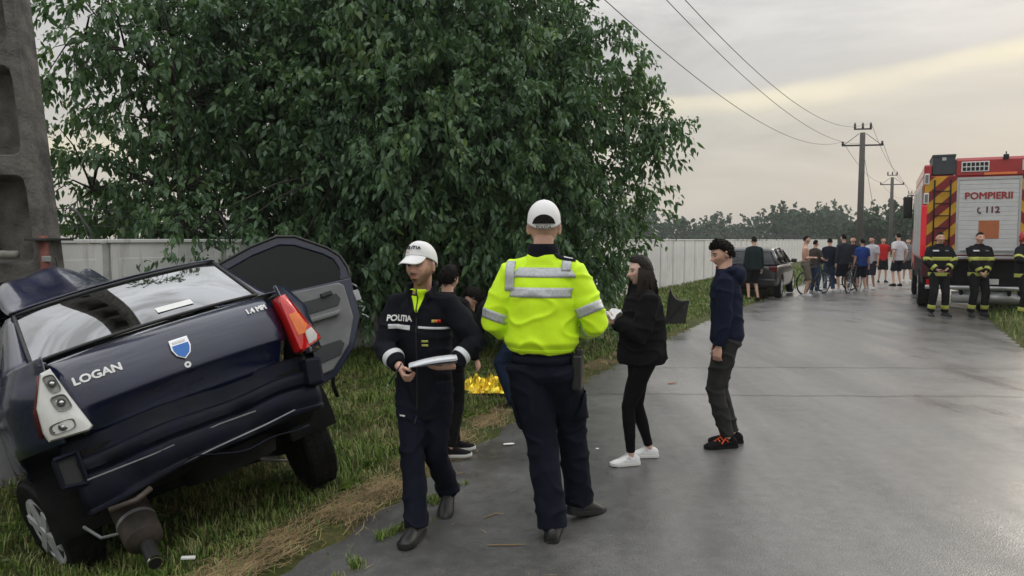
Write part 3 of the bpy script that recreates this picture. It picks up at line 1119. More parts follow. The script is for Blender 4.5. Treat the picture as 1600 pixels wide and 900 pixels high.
# ------------------------------------------------------------------ poles and wires
def make_lattice_pole():
    d = 6.25
    base = Vector(at(71, 440, d))
    x_r = base.x - .0
    root = empty('concrete_pole', (x_r, d, -.6), rad(6), 'weathered grey concrete power pole with rounded recesses at the left edge', 'power pole')
    # local: x from -W to 0 (right face), y depth, z up; leaning a little to the left
    Wd, Dp, cell = .60, .30, .885
    z0 = .6 - .12
    lean = Matrix(((1, 0, -.083, 0), (0, 1, 0, 0), (0, 0, 1, 0), (0, 0, 0, 1)))

    def taper(p):
        k = 1 - .018 * p.z
        return lean @ Vector((p.x * k, p.y * k, p.z)) + Vector((.186, 0, 0))
    mb = MB()
    nz = 11
    for c in range(nz):
        za, zb = z0 + c * cell - .29, z0 + (c + 1) * cell - .29
        n = 40
        outer, inner = [], []
        cx, cz = -Wd / 2, (za + zb) / 2
        hw, hh = Wd / 2 - .100, cell / 2 - .085
        ra = .11
        for i in range(n):
            t = 2 * math.pi * i / n
            ct, s_ = math.cos(t), math.sin(t)
            # superellipse opening; outer ring is the rectangle in the same directions
            e = 8.0
            k = (abs(ct) ** e + abs(s_) ** e) ** (-1 / e)
            inner.append((cx + hw * k * ct, cz + hh * k * s_))
            m = max(abs(ct), abs(s_))
            outer.append((cx + Wd / 2 * ct / m, cz + cell / 2 * s_ / m))
        rings = [[Vector((x, Dp, z)) for x, z in outer], [Vector((x, 0, z)) for x, z in outer], [Vector((x, .0, z)) for x, z in [(a[0] * .12 + b[0] * .88, a[1] * .12 + b[1] * .88) for a, b in zip(outer, inner)]],
                 [Vector((x, .02, z)) for x, z in inner], [Vector((cx + (x - cx) * .9, .24, cz + (z - cz) * .93)) for x, z in inner], [Vector((cx, .24, cz))] * n]
        mb.loft([[taper(p) for p in r] for r in rings], cap=False)
    zt = z0 + nz * cell - .29
    mb.add([taper(Vector(p)) for p in [(-Wd, 0, zt), (0, 0, zt), (0, Dp, zt), (-Wd, Dp, zt)]], [(0, 1, 2, 3)])
    mb.build('shaft', M['concrete_pole'], root, smooth=True, angle=40)
    zc = 1.64 + .6
    MB().tube([(-.9, -.05, zc - .13), (-.45, -.055, zc - .12), (-.18, -.05, zc - .125)], .034, 10).build('pale_pipe', M['pipe_pale'], root, smooth=True)
    MB().tube([(.02, -.05, zc + .03), (.03, -.05, zc - .3), (.06, -.04, zc - 1.3), (.07, -.04, zc - 2.2)], .035, 10).build('red_conduit', M['pipe_red'], root, smooth=True)
    MB().box((.0, .10, zc + .0), (.16, .5, .022)).build('strap', M['wire'], root, bevel=.004)
    MB().tube([(.10, -.03, zc - .15), (.14, -.03, zc - .4), (.10, -.02, zc - .7), (.2, 0, zc - 1.2)], .006, 5).build('cable', M['wire'], root)
    MB().box((.05, -.07, zc - .16), (.07, .03, .05)).build('clamp', M['galv'], root, bevel=.006)
    # crossarm high up, outside the picture, that carries the wires
    arm = MB().box((-.05, .12, zt - .5), (2.6, .09, .09), Matrix.Rotation(rad(-28), 3, 'Z')).build('crossarm', M['galv'], root, bevel=.008)
    return root


make_lattice_pole()


def far_pole(name, px, d, top, label):
    x = (px - 800) / FPX * d
    ang = -rad(27.7)
    root = empty(name, (x, d, 0), ang * .35, label, 'power pole', 'power poles along the road')
    MB().tube([(0, 0, -.3), (0, 0, top * .5), (0, 0, top)], [.21, .185, .155], 12).build('shaft', M['far_pole'], root, smooth=True)
    MB().box((0, 0, top - .75), (2.35, .09, .09)).build('crossarm', M['wire'], root)
    MB().box((0, 0, top + .22), (1.0, .09, .08)).build('crossarm', M['wire'], root)
    for k in (-1, 1):
        MB().tube([(k * 1.1, 0, top - .75), (k * .2, 0, top - .05)], .018, 4).build('stay', M['wire'], root)
        MB().lathe([(-.02, .03), (.05, .09), (.10, .05), (.15, .085), (.22, .04)], (k * 1.12, 0, top - .72), 'Z', 8).build('insulator', M['insulator'], root, smooth=True)
    for k in (-1, 0, 1):
        MB().lathe([(-.02, .03), (.08, .085), (.14, .05), (.20, .08), (.36, .03)], (k * .45, 0, top + .25), 'Z', 8).build('insulator', M['insulator'], root, smooth=True)
    return root


PT = [8.05, 8.15, 8.2, 8.2]
PP = [(1342, 46.0), (1390, 80.0), (1421, 112.0), (1440, 150.0)]
PL = ['tall power pole rising behind the crowd', 'smaller power pole, second along the road', 'third power pole, far off beside the fire engine', 'farthest power pole, behind the fire engine']
for (px, d), tp, lb in zip(PP, PT, PL):
    far_pole('power_pole', px, d, tp, lb)


def pole_pt(i, off, dz):
    px, d = PP[i]
    a = -rad(27.7) * .35
    return Vector(((px - 800) / FPX * d + off * math.cos(a), d + off * math.sin(a), PT[i] + dz))


def wire(p, q, sag, label, r=.009):
    pts = [p.lerp(q, t) - Vector((0, 0, 4 * sag * t * (1 - t))) for t in np.linspace(0, 1, 40)]
    o = MB().tube([x - p for x in pts], r, 5).build('power_line', M['wire'], smooth=True)
    o.location = p
    tag(o, label, 'power line', 'overhead power lines')


WIRES_NEAR = [((-1.12, -.5), 0), ((0.0, -.62), 1), ((.45, .6), 2)]
NEAR_ENDS = [(-3.0, 6.5, 7.25, 1.7), (-3.0, 6.5, 8.5, 1.7), (-2.25, 6.5, 8.0, 2.0)]
WL = ['left overhead wire sweeping down to the lower crossarm of the tall pole', 'middle overhead wire running down to the tall power pole', 'right overhead wire reaching the top of the tall power pole']
for ((off, dz), i), (x0, y0, z0, sag), lb in zip(WIRES_NEAR, NEAR_ENDS, WL):
    wire(pole_pt(0, off, dz), Vector((x0, y0, z0)), sag, lb, .0095)
for i in range(3):
    for off, dz, nm in ((-1.12, -.5, 'left'), (1.12, -.5, 'right'), (.45, .6, 'top')):
        wire(pole_pt(i, off, dz), pole_pt(i + 1, off, dz), .55, '%s wire between the %s and %s power poles' % (nm, ['tall', 'second', 'third'][i], ['second', 'third', 'farthest'][i]), .012)
for i, dx in ((0, .55),):
    p = pole_pt(0, .0, -.8)
    wire(p, Vector((p.x + 1.4, p.y - .3, 0)), 0, 'stay wire slanting from the tall power pole to the ground', .012)
# ================================================================== WRECKED CAR
def rot_car(yaw, pit, rol):
    return Matrix.Rotation(yaw, 4, 'Z') @ Matrix.Rotation(pit, 4, 'X') @ Matrix.Rotation(rol, 4, 'Y')


def wheel(parent, c, side, R=.305, W=.19, rim='silver', spokes=6, cam=0, name='wheel', toe=0):
    """wheel > tyre, rim; axis along x, outer face on the given side"""
    w = bpy.data.objects.new(name, None)
    w.empty_display_size = .1
    link(w, parent)
    w.location = c
    w.rotation_euler = (0, cam, toe)
    h = W / 2
    prof = [(-h * .80, R * .66), (-h, R * .80), (-h * .93, R * .94), (-h * .72, R * .985), (-h * .35, R), (h * .35, R), (h * .72, R * .985), (h * .93, R * .94), (h, R * .80), (h * .80, R * .66)]
    mb = MB().lathe(prof, (0, 0, 0), 'X', 40)
    for k in range(44):                                   # tread blocks
        t = 2 * math.pi * k / 44
        Rm = Matrix.Rotation(t, 3, 'X')
        for xx in (-.55, 0, .55):
            mb.box(Rm @ Vector((xx * h, 0, R * 1.0)), (h * .42, R * .105, R * .03), Rm)
    mb.build('tyre', M['rubber'], w, smooth=True, angle=35)
    s = side
    rm = MB()
    rp = [(s * h * .2, R * .60), (s * h * .75, R * .665), (s * h * .86, R * .66), (s * h * .84, R * .58), (s * h * .62, R * .55), (s * h * .58, R * .05)]
    rm.lathe(rp, (0, 0, 0), 'X', 36, closed=False)
    for k in range(spokes):
        t = 2 * math.pi * k / spokes
        Rm = Matrix.Rotation(t, 3, 'X')
        rm.box(Rm @ Vector((s * h * .86, 0, R * .33)), (h * .22, R * .17, R * .60), Rm)
    rm.lathe([(s * h * .4, R * .15), (s * h * 1.02, R * .13), (s * h * 1.05, R * .02)], (0, 0, 0), 'X', 16)
    rm.build('rim', M[rim], w, smooth=True, angle=35)
    return w


CARM = Matrix.Translation((-1.413, 3.883, .216)) @ rot_car(.5994, -.2642, -.2635)
CARI = CARM.inverted()


def dent(p, seed, amp, sc):
    n = noise.noise(Vector(p) * sc + Vector((seed, 0, 0)))
    return n * amp


def make_wreck():
    root = empty('wrecked_car', label='smashed dark navy sedan tipped on the verge, rear end towards the camera', cat='car')
    root.matrix_world = CARM
    nav = M['paint_navy']
    # ---- boot lid: profile from the window down to the crease and the lower face
    prof = [(.43, 1.112, .575), (.30, 1.098, .575), (.17, 1.078, .575), (.095, 1.055, .572), (.055, 1.030, .570), (.025, .99, .570), (.005, .94, .570), (-.005, .88, .566), (-.009, .83, .560), (-.010, .806, .557), (-.009, .799, .556), (.000, .793, .555), (.034, .760, .548), (.068, .715, .538), (.086, .68, .53), (.092, .655, .52)]
    G = []
    for (y, z, hw) in prof:
        row = []
        for i in range(33):
            u = -1 + 2 * i / 32
            x = u * hw
            yy = y + .055 * abs(u) ** 2.4
            zz = z - .012 * u * u
            if i in (0, 32):
                yy += .012
            yy += dent((x, z, 0), 3, .006, 4.0)
            row.append(Vector((x, yy, zz)))
        G.append(row)
    lid = MB().grid(G).build('boot_lid', nav, root, smooth=True, solid=.012)
    # shield badge
    sh = [(-.048, .055), (.048, .055), (.050, .0), (.036, -.036), (0, -.062), (-.036, -.036), (-.050, 0)]
    Mb = Matrix.Translation((0, -.016, .915)) @ Matrix.Rotation(rad(-7), 4, 'X')
    b = MB().prism(sh, .012, Mb).build('badge', M['chrome'], lid, bevel=.003)
    Mb2 = Matrix.Translation((0, -.020, .915)) @ Matrix.Rotation(rad(-7), 4, 'X')
    MB().prism([(x * .82, z * .82 - .003) for x, z in [(-.05, .03)] + [(.05, .03)] + sh[2:]], .007, Mb2).build('badge_field', M['badge_blue'], lid)
    MB().prism([(-.03, .042), (.034, .042), (.034, .030), (-.03, .030)], .006, Matrix.Translation((-.004, -.021, .915)) @ Matrix.Rotation(rad(-7), 4, 'X')).build('badge_bar', M['white'], lid)
    MB().lathe([(-.020, .017), (-.006, .019)], (0, 0, .800 + .022), 'Y', 20).build('lock_cylinder', M['chrome'], lid, smooth=True, angle=40)
    MB().lathe([(-.023, .006), (-.019, .006)], (0, 0, .822), 'Y', 10).build('keyhole', M['black'], lid)

    lid_bvh = BVHTree.FromPolygons([v.co for v in lid.data.vertices], [tuple(pl.vertices) for pl in lid.data.polygons])

    def lid_text(s, x, z, size, rotz, **kw):
        Mt = Matrix.Translation((x, -.1, z)) @ Matrix.Rotation(rad(90), 4, 'X')
        return text_obj('lettering', s, size, M['white'], Mt, lid, depth=.004, fat=.0022, bvh=lid_bvh, ray_dir=(0, 1, 0), off=.003, **kw)
    lid_text('LOGAN', -.400, .925, .056, 0, xs=1.15)
    lid_text('1.4 MPI', .460, .995, .042, 0, xs=1.0)
    # ---- lamps
    R_o = [(.577, 1.020), (.628, 1.030), (.650, .990), (.716, .850), (.765, .735), (.768, .715), (.612, .676), (.590, .690)]

    def lamp(outl, y, mat, name, dx=0):
        V = []
        n = len(outl)
        cx = sum(p[0] for p in outl) / n
        cz = sum(p[1] for p in outl) / n
        rings = [[Vector((x, y + .11 + .10 * abs(x - .57 if x > 0 else x + .57), z)) for x, z in outl], [Vector((x, y + .02 + .45 * max(0, abs(x) - .60), z)) for x, z in outl],
                 [Vector((cx + (x - cx) * .93, y + .002 + .45 * max(0, abs(cx + (x - cx) * .93) - .60), cz + (z - cz) * .95)) for x, z in outl],
                 [Vector((cx + (x - cx) * .3, y - .004 + .05 * max(0, abs(cx) - .57), cz + (z - cz) * .3)) for x, z in outl]]
        mb = MB().loft(rings)
        return mb.build(name, mat, root, smooth=True, angle=40)
    lr = lamp(R_o, -.006, M['lamp_red'], 'tail_lamp')
    tag(lr, 'intact red right tail lamp')

    r_bvh = BVHTree.FromPolygons([v.co for v in lr.data.vertices], [tuple(pl.vertices) for pl in lr.data.polygons])

    def on_r(px, pz, off):
        h_ = r_bvh.ray_cast(Vector((px, -.4, pz)), Vector((0, 1, 0)), 1)[0]
        return (h_ if h_ is not None else Vector((px, .02, pz))) + Vector((0, -off, 0))

    def lens(parent, outl, y, mat, name):
        cx = sum(p[0] for p in outl) / len(outl)
        cz = sum(p[1] for p in outl) / len(outl)
        sc = lambda f: [(cx + (a - cx) * f, cz + (b - cz) * f) for a, b in outl]
        MB().loft([[on_r(x, z, -.004) for x, z in sc(1.0)], [on_r(x, z, .0035) for x, z in sc(.96)], [on_r(x, z, .004) for x, z in sc(.5)], [on_r(x, z, .0035) for x, z in sc(.05)]]).build(name, mat, parent, smooth=True, angle=40)
    lens(lr, [(.600, .905), (.650, .910), (.682, .86), (.684, .815), (.660, .775), (.612, .770)], -.030, M['lamp_orange'], 'indicator_lens')
    lens(lr, [(.655, .785), (.705, .797), (.738, .745), (.725, .720), (.660, .706)], -.034, M['lamp_white'], 'reversing_lens')
    L_o = [(-.583, 1.020), (-.628, 1.012), (-.690, .86), (-.700, .74), (-.690, .690), (-.52, .676), (-.500, .690), (-.508, .722), (-.545, .86)]
    ll = lamp(L_o[::-1], -.03, M['lamp_white'], 'tail_lamp')
    tag(ll, 'white inner housing of the broken left tail lamp')
    l_bvh = BVHTree.FromPolygons([v.co for v in ll.data.vertices], [tuple(pl.vertices) for pl in ll.data.polygons])

    def on_lamp(px, pz, off):
        h_ = l_bvh.ray_cast(Vector((px, -.4, pz)), Vector((0, 1, 0)), 1)[0]
        return (h_ if h_ is not None else Vector((px, .0, pz))) + Vector((0, -off, 0))
    for (x, z, w, h, k) in ((-.600, .945, .030, .085, -.15), (-.592, .845, .040, .075, -.18), (-.620, .735, .062, .050, 0)):
        o = []
        for t in np.linspace(0, 2 * math.pi, 25)[:-1]:
            e = (abs(math.cos(t)) ** 4 + abs(math.sin(t)) ** 4) ** -.25
            o.append((x + w * e * math.cos(t) * .8 + k * h * e * math.sin(t) * .5, z + h * .5 * e * math.sin(t)))
        sc = lambda f: [(x + (px - x) * f, z + (pz - z) * f) for px, pz in o]
        MB().loft([[on_lamp(px, pz, .0) for px, pz in sc(1.12)], [on_lamp(px, pz, .010) for px, pz in sc(1.06)], [on_lamp(px, pz, .009) for px, pz in sc(.98)], [on_lamp(px, pz, .002) for px, pz in sc(.9)], [on_lamp(px, pz, .001) for px, pz in sc(.05)]], cap=False).build('reflector_cup', M['cup_grey'], ll, smooth=True, angle=30)
        MB().ball(on_lamp(x, z, .010), .012, 10, 6).build('bulb', M['lamp_reflector'], ll, smooth=True)
        MB().lathe([(-.004, .020), (.002, .018)], on_lamp(x, z, .004), 'Y', 14).build('bulb_holder', M['trim_dark'], ll)
    MB().tube([(-.634, .035, 1.008), (-.662, .045, .93), (-.698, .06, .85), (-.712, .07, .72)], .009, 6).build('red_lens_rim', M['lamp_dark_red'], ll, smooth=True)
    # ---- rear panel laid bare by the missing bumper: ribs and pressings
    rows = []
    pr = [(.100, .668), (.098, .655), (.092, .630), (.088, .60), (.080, .578), (.040, .572), (.030, .560), (.028, .535), (.032, .510), (.046, .503), (.050, .49), (.034, .483), (.026, .47), (.022, .44), (.026, .41), (.04, .388), (.046, .372), (.040, .362), (.046, .345), (.120, .330)]
    for (y, z) in pr:
        row = []
        for i in range(45):
            u = -1 + 2 * i / 44
            x = u * (.66 - .03 * (1 - z / .67))
            yy = y + .06 * abs(u) ** 3
            yy = yy + dent((x, z * .6, 2), 9, .024, 3.2) + .012 * max(0, noise.noise(Vector((x * 9 + z * 6, z * 10, 3)))) 
            yy += .030 * math.exp(-((u - .30) / .09) ** 2) * math.exp(-((z - .45) / .07) ** 2) + .035 * math.exp(-((u + .62) / .10) ** 2) * math.exp(-((z - .42) / .08) ** 2)
            zz = z + dent((x, z * .4, 5), 2, .020, 3.0) + (-.055 if z < .42 else 0) * max(0, -u) ** 2 + .02 * math.sin(3.2 * u) * (.67 - z)
            row.append(Vector((x, yy, zz)))
        rows.append(row)
    MB().grid(rows).build('rear_panel', M['panel_dark'], root, smooth=True, solid=.01, angle=50)
    # bent chrome edge strips and torn bumper bracket
    MB().tube([(-.60, .035, .455), (-.3, .025, .452), (.05, .02, .470), (.25, .03, .462)], .004, 5).build('panel_seam', M['trim_grey'], root)
    MB().tube([(-.30, .05, .345), (.0, .03, .362), (.28, .04, .372), (.46, .05, .385)], .0045, 5).build('panel_seam', M['galv'], root)
    MB().tube([(-.56, .03, .28), (-.44, .0, .275), (-.36, .02, .30)], .016, 6).build('bent_strip', M['rusty_steel'], root, smooth=True)
    fr = MB()
    for s in (((-.70, .05, .60), (-.60, .05, .60)), ((-.70, .06, .46), (-.60, .06, .44)), ((-.70, .05, .60), (-.70, .06, .46)), ((-.60, .05, .60), (-.60, .06, .44))):
        fr.tube(s, .012, 4)
    fr.build('bumper_bracket', M['panel_dark'], root)
    MB().bx(-.70, -.60, .07, .10, .45, .60).build('bracket_hole', M['black'], root)
    MB().box((.64, .09, .55), (.10, .14, .16), Matrix.Rotation(.2, 3, 'Y')).build('bumper_bracket', M['panel_dark'], root, bevel=.02)
    # ---- quarter panels and sides with wheel arches
    for s in (-1, 1):
        rows = []
        ys = [0.0, .04, .10, .18, .30] + list(np.linspace(.36, 1.24, 18)) + list(np.linspace(1.34, 1.9, 5))
        zs = [.30, .38, .46, .54, .60, .66, .72, .80, .88, .94, .985, 1.02, 1.055, 1.075, 1.09]
        Vv = {}
        mb = MB()
        G = []
        for z in zs:
            row = []
            for y in ys:
                t = min(1, y / .35)
                xw = .632 + (.83 - .632) * (1 - (1 - t) ** 2.2)
                if z > .94:
                    xw -= (z - .94) * (.55 if y < .5 else .42)
                if z < .66:
                    xw -= (.66 - z) * .12
                zz = z
                if z > .95 and y > .3:
                    zz = z + .03 * min(1, (y - .3) / .5)
                if y < .06 and z > .95:
                    xw = .60 + (1.09 - z) * .1
                x = xw + dent((y, z, s), 5, .03 if y > .4 else .012, 3.2)
                row.append(Vector((s * x, y + .015, zz)))
            G.append(row)
        nr, nc = len(G), len(G[0])
        V = [p for r in G for p in r]
        F = []
        for i in range(nr - 1):
            for j in range(nc - 1):
                q = [V[i * nc + j], V[i * nc + j + 1], V[(i + 1) * nc + j + 1], V[(i + 1) * nc + j]]
                cy = sum(p.y for p in q) / 4
                cz = sum(p.z for p in q) / 4
                if math.hypot(cy - .80, cz - .30) < .365:
                    continue
                if cz < .675 and cy < .50:
                    continue
                F.append((i * nc + j, i * nc + j + 1, (i + 1) * nc + j + 1, (i + 1) * nc + j))
        MB().add(V, F).build('quarter_panel', nav, root, smooth=True, solid=.01)
        # arch liner
        rings = []
        for xx in (.80, .50):
            rings.append([Vector((s * xx, .80 + .375 * math.cos(t), .30 + .375 * math.sin(t))) for t in np.linspace(-.3, math.pi + .3, 16)])
        MB().loft(rings, cap=False, closed=False).build('wheel_arch_liner', M['underbody'], root, smooth=True)
        # C pillar between rear glass and side glass
        P = []
        for k in range(9):
            t = k / 8
            a = Vector((.630, .47, 1.112)).lerp(Vector((.595, .965, 1.474)), t)
            b = Vector((.76, .60, 1.105)).lerp(Vector((.635, 1.10, 1.475)), t)
            c_ = Vector((.79, .98, 1.10)).lerp(Vector((.66, 1.30, 1.47)), t)
            for v in (a, b, c_):
                v.x *= s
            P.append([a, a.lerp(b, .5) + Vector((s * .014, -.01, 0)), b, c_])
        MB().grid(P).build('rear_pillar', nav, root, smooth=True, solid=.012)
        # shoulder closing between lid and pillar foot
        MB().grid([[Vector((s * x, y, z)) for x, y, z in r] for r in (((.590, .03, 1.06), (.585, .25, 1.09), (.585, .47, 1.114)), ((.612, .03, 1.05), (.68, .30, 1.09), (.76, .62, 1.115)))]).build('rear_shoulder', nav, root, smooth=True, solid=.01)
    # ---- rear glass, seal and sticker
    G = []
    for k in range(9):
        t = k / 8
        row = []
        for i in range(25):
            u = -1 + 2 * i / 24
            hw = .622 + (.586 - .622) * t
            y = .455 + (.965 - .455) * t - .055 * (1 - u * u) + .0
            z = 1.115 + (1.474 - 1.115) * t + .022 * (1 - u * u) * math.sin(math.pi * t) + .016 * (1 - u * u)
            row.append(Vector((u * hw, y, z)))
        G.append(row)
    gl = MB().grid(G).build('rear_window', M['glass'], root, smooth=True)
    border = [r[0] for r in G] + G[-1][1:] + [r[-1] for r in G[::-1]][1:] + G[0][::-1][1:]
    MB().tube([p + Vector((0, -.004, .004)) for p in border], .010, 6).build('window_seal', M['black_plastic'], gl, smooth=True)
    c = G[1][12] + Vector((0, -.008, .004))
    q0, q1 = G[1][13], G[1][17]
    MB().grid([[G[1][13] + Vector((0, -.004, .004)), G[1][17] + Vector((0, -.004, .004))], [G[2][13] * .7 + G[1][13] * .3 + Vector((0, -.004, .004)), G[2][17] * .7 + G[1][17] * .3 + Vector((0, -.004, .004))]]).build('sticker', M['white_matte'], gl)
    # ---- roof, buckled upwards on the left
    G = []
    for k in range(21):
        t = k / 20
        row = []
        for i in range(31):
            u = -1 + 2 * i / 30
            x = u * (.60 + .03 * math.sin(math.pi * t))
            y = .945 + 1.45 * t
            z = 1.492 + .035 * (1 - u * u) + .03 * math.sin(math.pi * min(1, t * 1.2))
            lift = .30 * math.exp(-((u + .42) / .42) ** 2) * math.exp(-((t - .48) / .20) ** 2)
            lift += .20 * math.exp(-((u + .9) / .25) ** 2) * math.exp(-((t - .42) / .22) ** 2)
            lift += .20 * math.exp(-((u + .0) / .20) ** 2) * math.exp(-((t - .62) / .10) ** 2)
            z += lift + dent((x, y, 0), 4, .03 * min(1, t * 4), 3.0)
            z -= .12 * max(0, t - .75) / .25
            row.append(Vector((x, y, z)))
        G.append(row)
    MB().grid(G).build('roof', nav, root, smooth=True, solid=.012)
    # ---- belly, boot floor, spare wheel well, front crush
    mb = MB()
    rings = []
    for (y, hw, z0, z1) in ((.10, .58, .34, .60), (.30, .60, .28, .62), (.42, .52, .27, .9), (1.15, .52, .26, .9), (1.3, .66, .22, .95), (2.4, .66, .2, .95), (3.0, .55, .3, .85)):
        rings.append([Vector((-hw, y, z0)), Vector((hw, y, z0)), Vector((hw, y, z1)), Vector((-hw, y, z1))])
    mb.loft(rings)
    mb.build('floor_pan', M['underbody'], root)
    MB().lathe([(0, .05), (0, .26), (.12, .30)], (.12, .42, .20), 'Z', 28).build('spare_wheel_well', M['underbody'], root, smooth=True, angle=40)
    MB().grid([[Vector((x, y, .33 - .05 * math.sin(3 * x) + dent((x, y, 1), 7, .05, 4))) for x in np.linspace(-.15, .5, 12)] for y in np.linspace(.02, .3, 5)]).build('bent_valance', M['panel_dark'], root, smooth=True, solid=.006)
    # axle
    MB().tube([(-.62, .80, .25), (0, .86, .22), (.62, .80, .14)], .045, 10).build('rear_axle', M['underbody'], root, smooth=True)
    MB().tube([(.45, .72, .50), (.50, .78, .16)], .05, 10).build('spring_strut', M['underbody'], root, smooth=True)
    MB().tube([(.22, .55, .30), (.34, .6, .16), (.44, .66, .12)], .012, 6).build('brake_hose', M['galv'], root)
    wheel(root, (-.735, .78, .265), -1, cam=rad(-7), toe=rad(11))
    wheel(root, (.675, .76, .135), 1, cam=rad(0), toe=rad(-4))
    # ---- exhaust hanging down
    a, b, c_ = Vector((-.44, .44, .30)), Vector((-.45, .17, .06)), Vector((-.475, .06, -.02))
    dn = (b - a).normalized()
    ms = [a - dn * .10, a - dn * .05, a, a.lerp(b, .3), a.lerp(b, .62), a.lerp(b, .66), b, b + dn * .03]
    MB().tube(ms, [.03, .075, .09, .094, .094, .098, .092, .05], 20).build('muffler', M['rusty_steel'], root, smooth=True, angle=40)
    MB().tube([a.lerp(b, .62), a.lerp(b, .68)], .0985, 20).build('muffler_band', M['galv'], root, smooth=True, angle=40)
    e = b + dn * .16 + Vector((-.005, -.03, .0))
    tp = MB()
    tp.tube([b, b + dn * .08, e], .036, 16)
    tp.build('tail_pipe', M['black_plastic'], root, smooth=True, angle=40)
    ed = (e - (b + dn * .08)).normalized()
    MB().tube([e - ed * .006, e + ed * .005], .0385, 20).build('pipe_rim', M['chrome'], root, smooth=True, angle=40)
    MB().tube([e + ed * .0052, e + ed * .0062], .031, 16).build('pipe_mouth', M['black'], root)
    MB().tube([a.lerp(b, .7) + Vector((-.08, 0, 0)), a.lerp(b, .7) + Vector((-.17, .0, .02)), a.lerp(b, .5) + Vector((-.22, .05, .05))], .008, 6).build('exhaust_hanger', M['galv'], root)
    MB().tube([(-.42, .8, .26), a - dn * .08], .025, 10).build('exhaust_pipe', M['rusty_steel'], root, smooth=True)
    # ---- cabin: rear seat back and head rests
    MB().bx(-.56, .56, 1.02, 1.12, .80, 1.20).build('rear_seat', M['seat'], root, bevel=.05)
    for x in (-.36, .36):
        MB().box((x, 1.05, 1.29), (.24, .08, .16)).build('headrest', M['seat'], root, bevel=.03)
    MB().bx(-.58, .58, .48, 1.0, 1.06, 1.075).build('parcel_shelf', M['seat'], root)

    # ---- open rear doors, inner face towards the back
    def door(side, ang, name_label):
        a = rad(ang)
        d = Vector((side * math.sin(a), -math.cos(a), 0))
        nrm = Vector((-side * math.cos(a), -math.sin(a), 0))          # towards the rear
        o = Vector((side * .79, 1.93, 0))

        def P(s, z, t=0):
            return o + d * s + nrm * t + Vector((0, 0, z))
        out = [(.0, 1.50), (.11, 1.60), (.38, 1.655), (.60, 1.672), (.74, 1.625), (.95, 1.455), (1.025, 1.36), (1.05, 1.25), (1.035, 1.10), (1.00, .82), (.86, .60), (.66, .44), (.5, .40), (.0, .40)]
        n = len(out)
        cx, cz = .5, 1.0
        rg = []
        for k, t in ((1, -.02), (1.0, .035), (.985, .05), (.93, .052)):
            rg.append([P(cx + (s - cx) * k, cz + (z - cz) * k, t) for s, z in out])
        # frame with the window opening: lower skin plus frame ring
        win = [(.03, 1.42), (.12, 1.53), (.38, 1.585), (.60, 1.60), (.71, 1.56), (.90, 1.42), (.965, 1.35), (.985, 1.26), (.955, 1.165), (.72, 1.19), (.45, 1.225), (.25, 1.25), (.1, 1.27), (.03, 1.28)]
        low = [(.0, 1.285), (.03, 1.28), (.1, 1.27), (.25, 1.25), (.45, 1.225), (.72, 1.19), (.955, 1.165), (1.045, 1.155), (1.035, 1.10), (1.00, .82), (.86, .60), (.66, .44), (.5, .40), (.0, .40)]

        def slab(mb, ol, t0, t1):
            m = len(ol)
            V = [P(s, z, t0) for s, z in ol] + [P(s, z, t1) for s, z in ol]
            F = [tuple(range(m)), tuple(range(2 * m - 1, m - 1, -1))] + [(i, i + m, (i + 1) % m + m, (i + 1) % m) for i in range(m)]
            mb.add(V, F)
        dr = MB()
        slab(dr, low, -.03, .05)
        up = [(.0, 1.285), (.0, 1.50), (.11, 1.60), (.38, 1.655), (.60, 1.672), (.74, 1.625), (.95, 1.455), (1.025, 1.36), (1.05, 1.25), (1.045, 1.155), (.955, 1.165)]
        ins = [(.03, 1.28), (.03, 1.42), (.12, 1.53), (.38, 1.585), (.60, 1.60), (.71, 1.56), (.90, 1.42), (.965, 1.35), (.985, 1.26), (.97, 1.2), (.955, 1.165)]
        dr.loft([[P(*a, -.015), P(*a, .03), P(*a_, .03), P(*a_, -.015)] for a, a_ in zip(up, ins)])
        D = dr.build('rear_door', nav, root, bevel=.008)
        tag(D, name_label)
        g = MB()
        slab(g, win, .0, .004)
        g.build('door_window', M['glass_dark'], D)
        MB().tube([P(s, z, .038) for s, z in up], .011, 6).build('door_seal', M['black_plastic'], D, smooth=True)
        tr = MB()
        trim = [(.06, 1.25), (.25, 1.235), (.45, 1.21), (.72, 1.175), (.93, 1.15), (.965, 1.11), (.945, .84), (.83, .64), (.64, .49), (.06, .46)]
        slab(tr, trim, .052, .075)
        T = tr.build('door_trim', M['trim_grey'], D, bevel=.012)
        # moulded armrest recess and pocket
        rec = MB()
        slab(rec, [(.16, 1.12), (.50, 1.10), (.88, 1.07), (.90, 1.02), (.86, .97), (.5, .985), (.16, 1.0)], .076, .083)
        rec.build('trim_inset', M['trim_dark'], T, bevel=.004)
        ar = MB()
        slab(ar, [(.14, .975), (.5, .955), (.86, .93), (.84, .895), (.14, .93)], .07, .125)
        ar.build('armrest', M['trim_grey'], T, bevel=.012)
        pk = MB()
        slab(pk, [(.30, .72), (.78, .70), (.80, .66), (.74, .58), (.30, .56)], .076, .082)
        pk.build('door_pocket', M['trim_dark'], T, bevel=.004)
        MB().box(P(.80, 1.09, .09), (.10, .03, .035)).build('inner_handle', M['black_plastic'], T, bevel=.006)
        # latch and torn metal on the free edge
        MB().box(P(1.035, 1.0, .02), (.05, .06, .09)).build('latch', M['galv'], D, bevel=.004)
        for k in range(5):
            z = 1.12 - .07 * k
            MB().tube([P(1.03, z, .0), P(1.06 + .02 * (k % 2), z - .02, -.03), P(1.04 + .03 * ((k + 1) % 2), z - .05, .02)], .007, 4).build('torn_metal', M['galv'], D)
        return D
    door(1, 75, 'right rear door swung wide open, grey trim facing the camera')
    door(-1, 78, 'left rear door swung open at the picture edge')
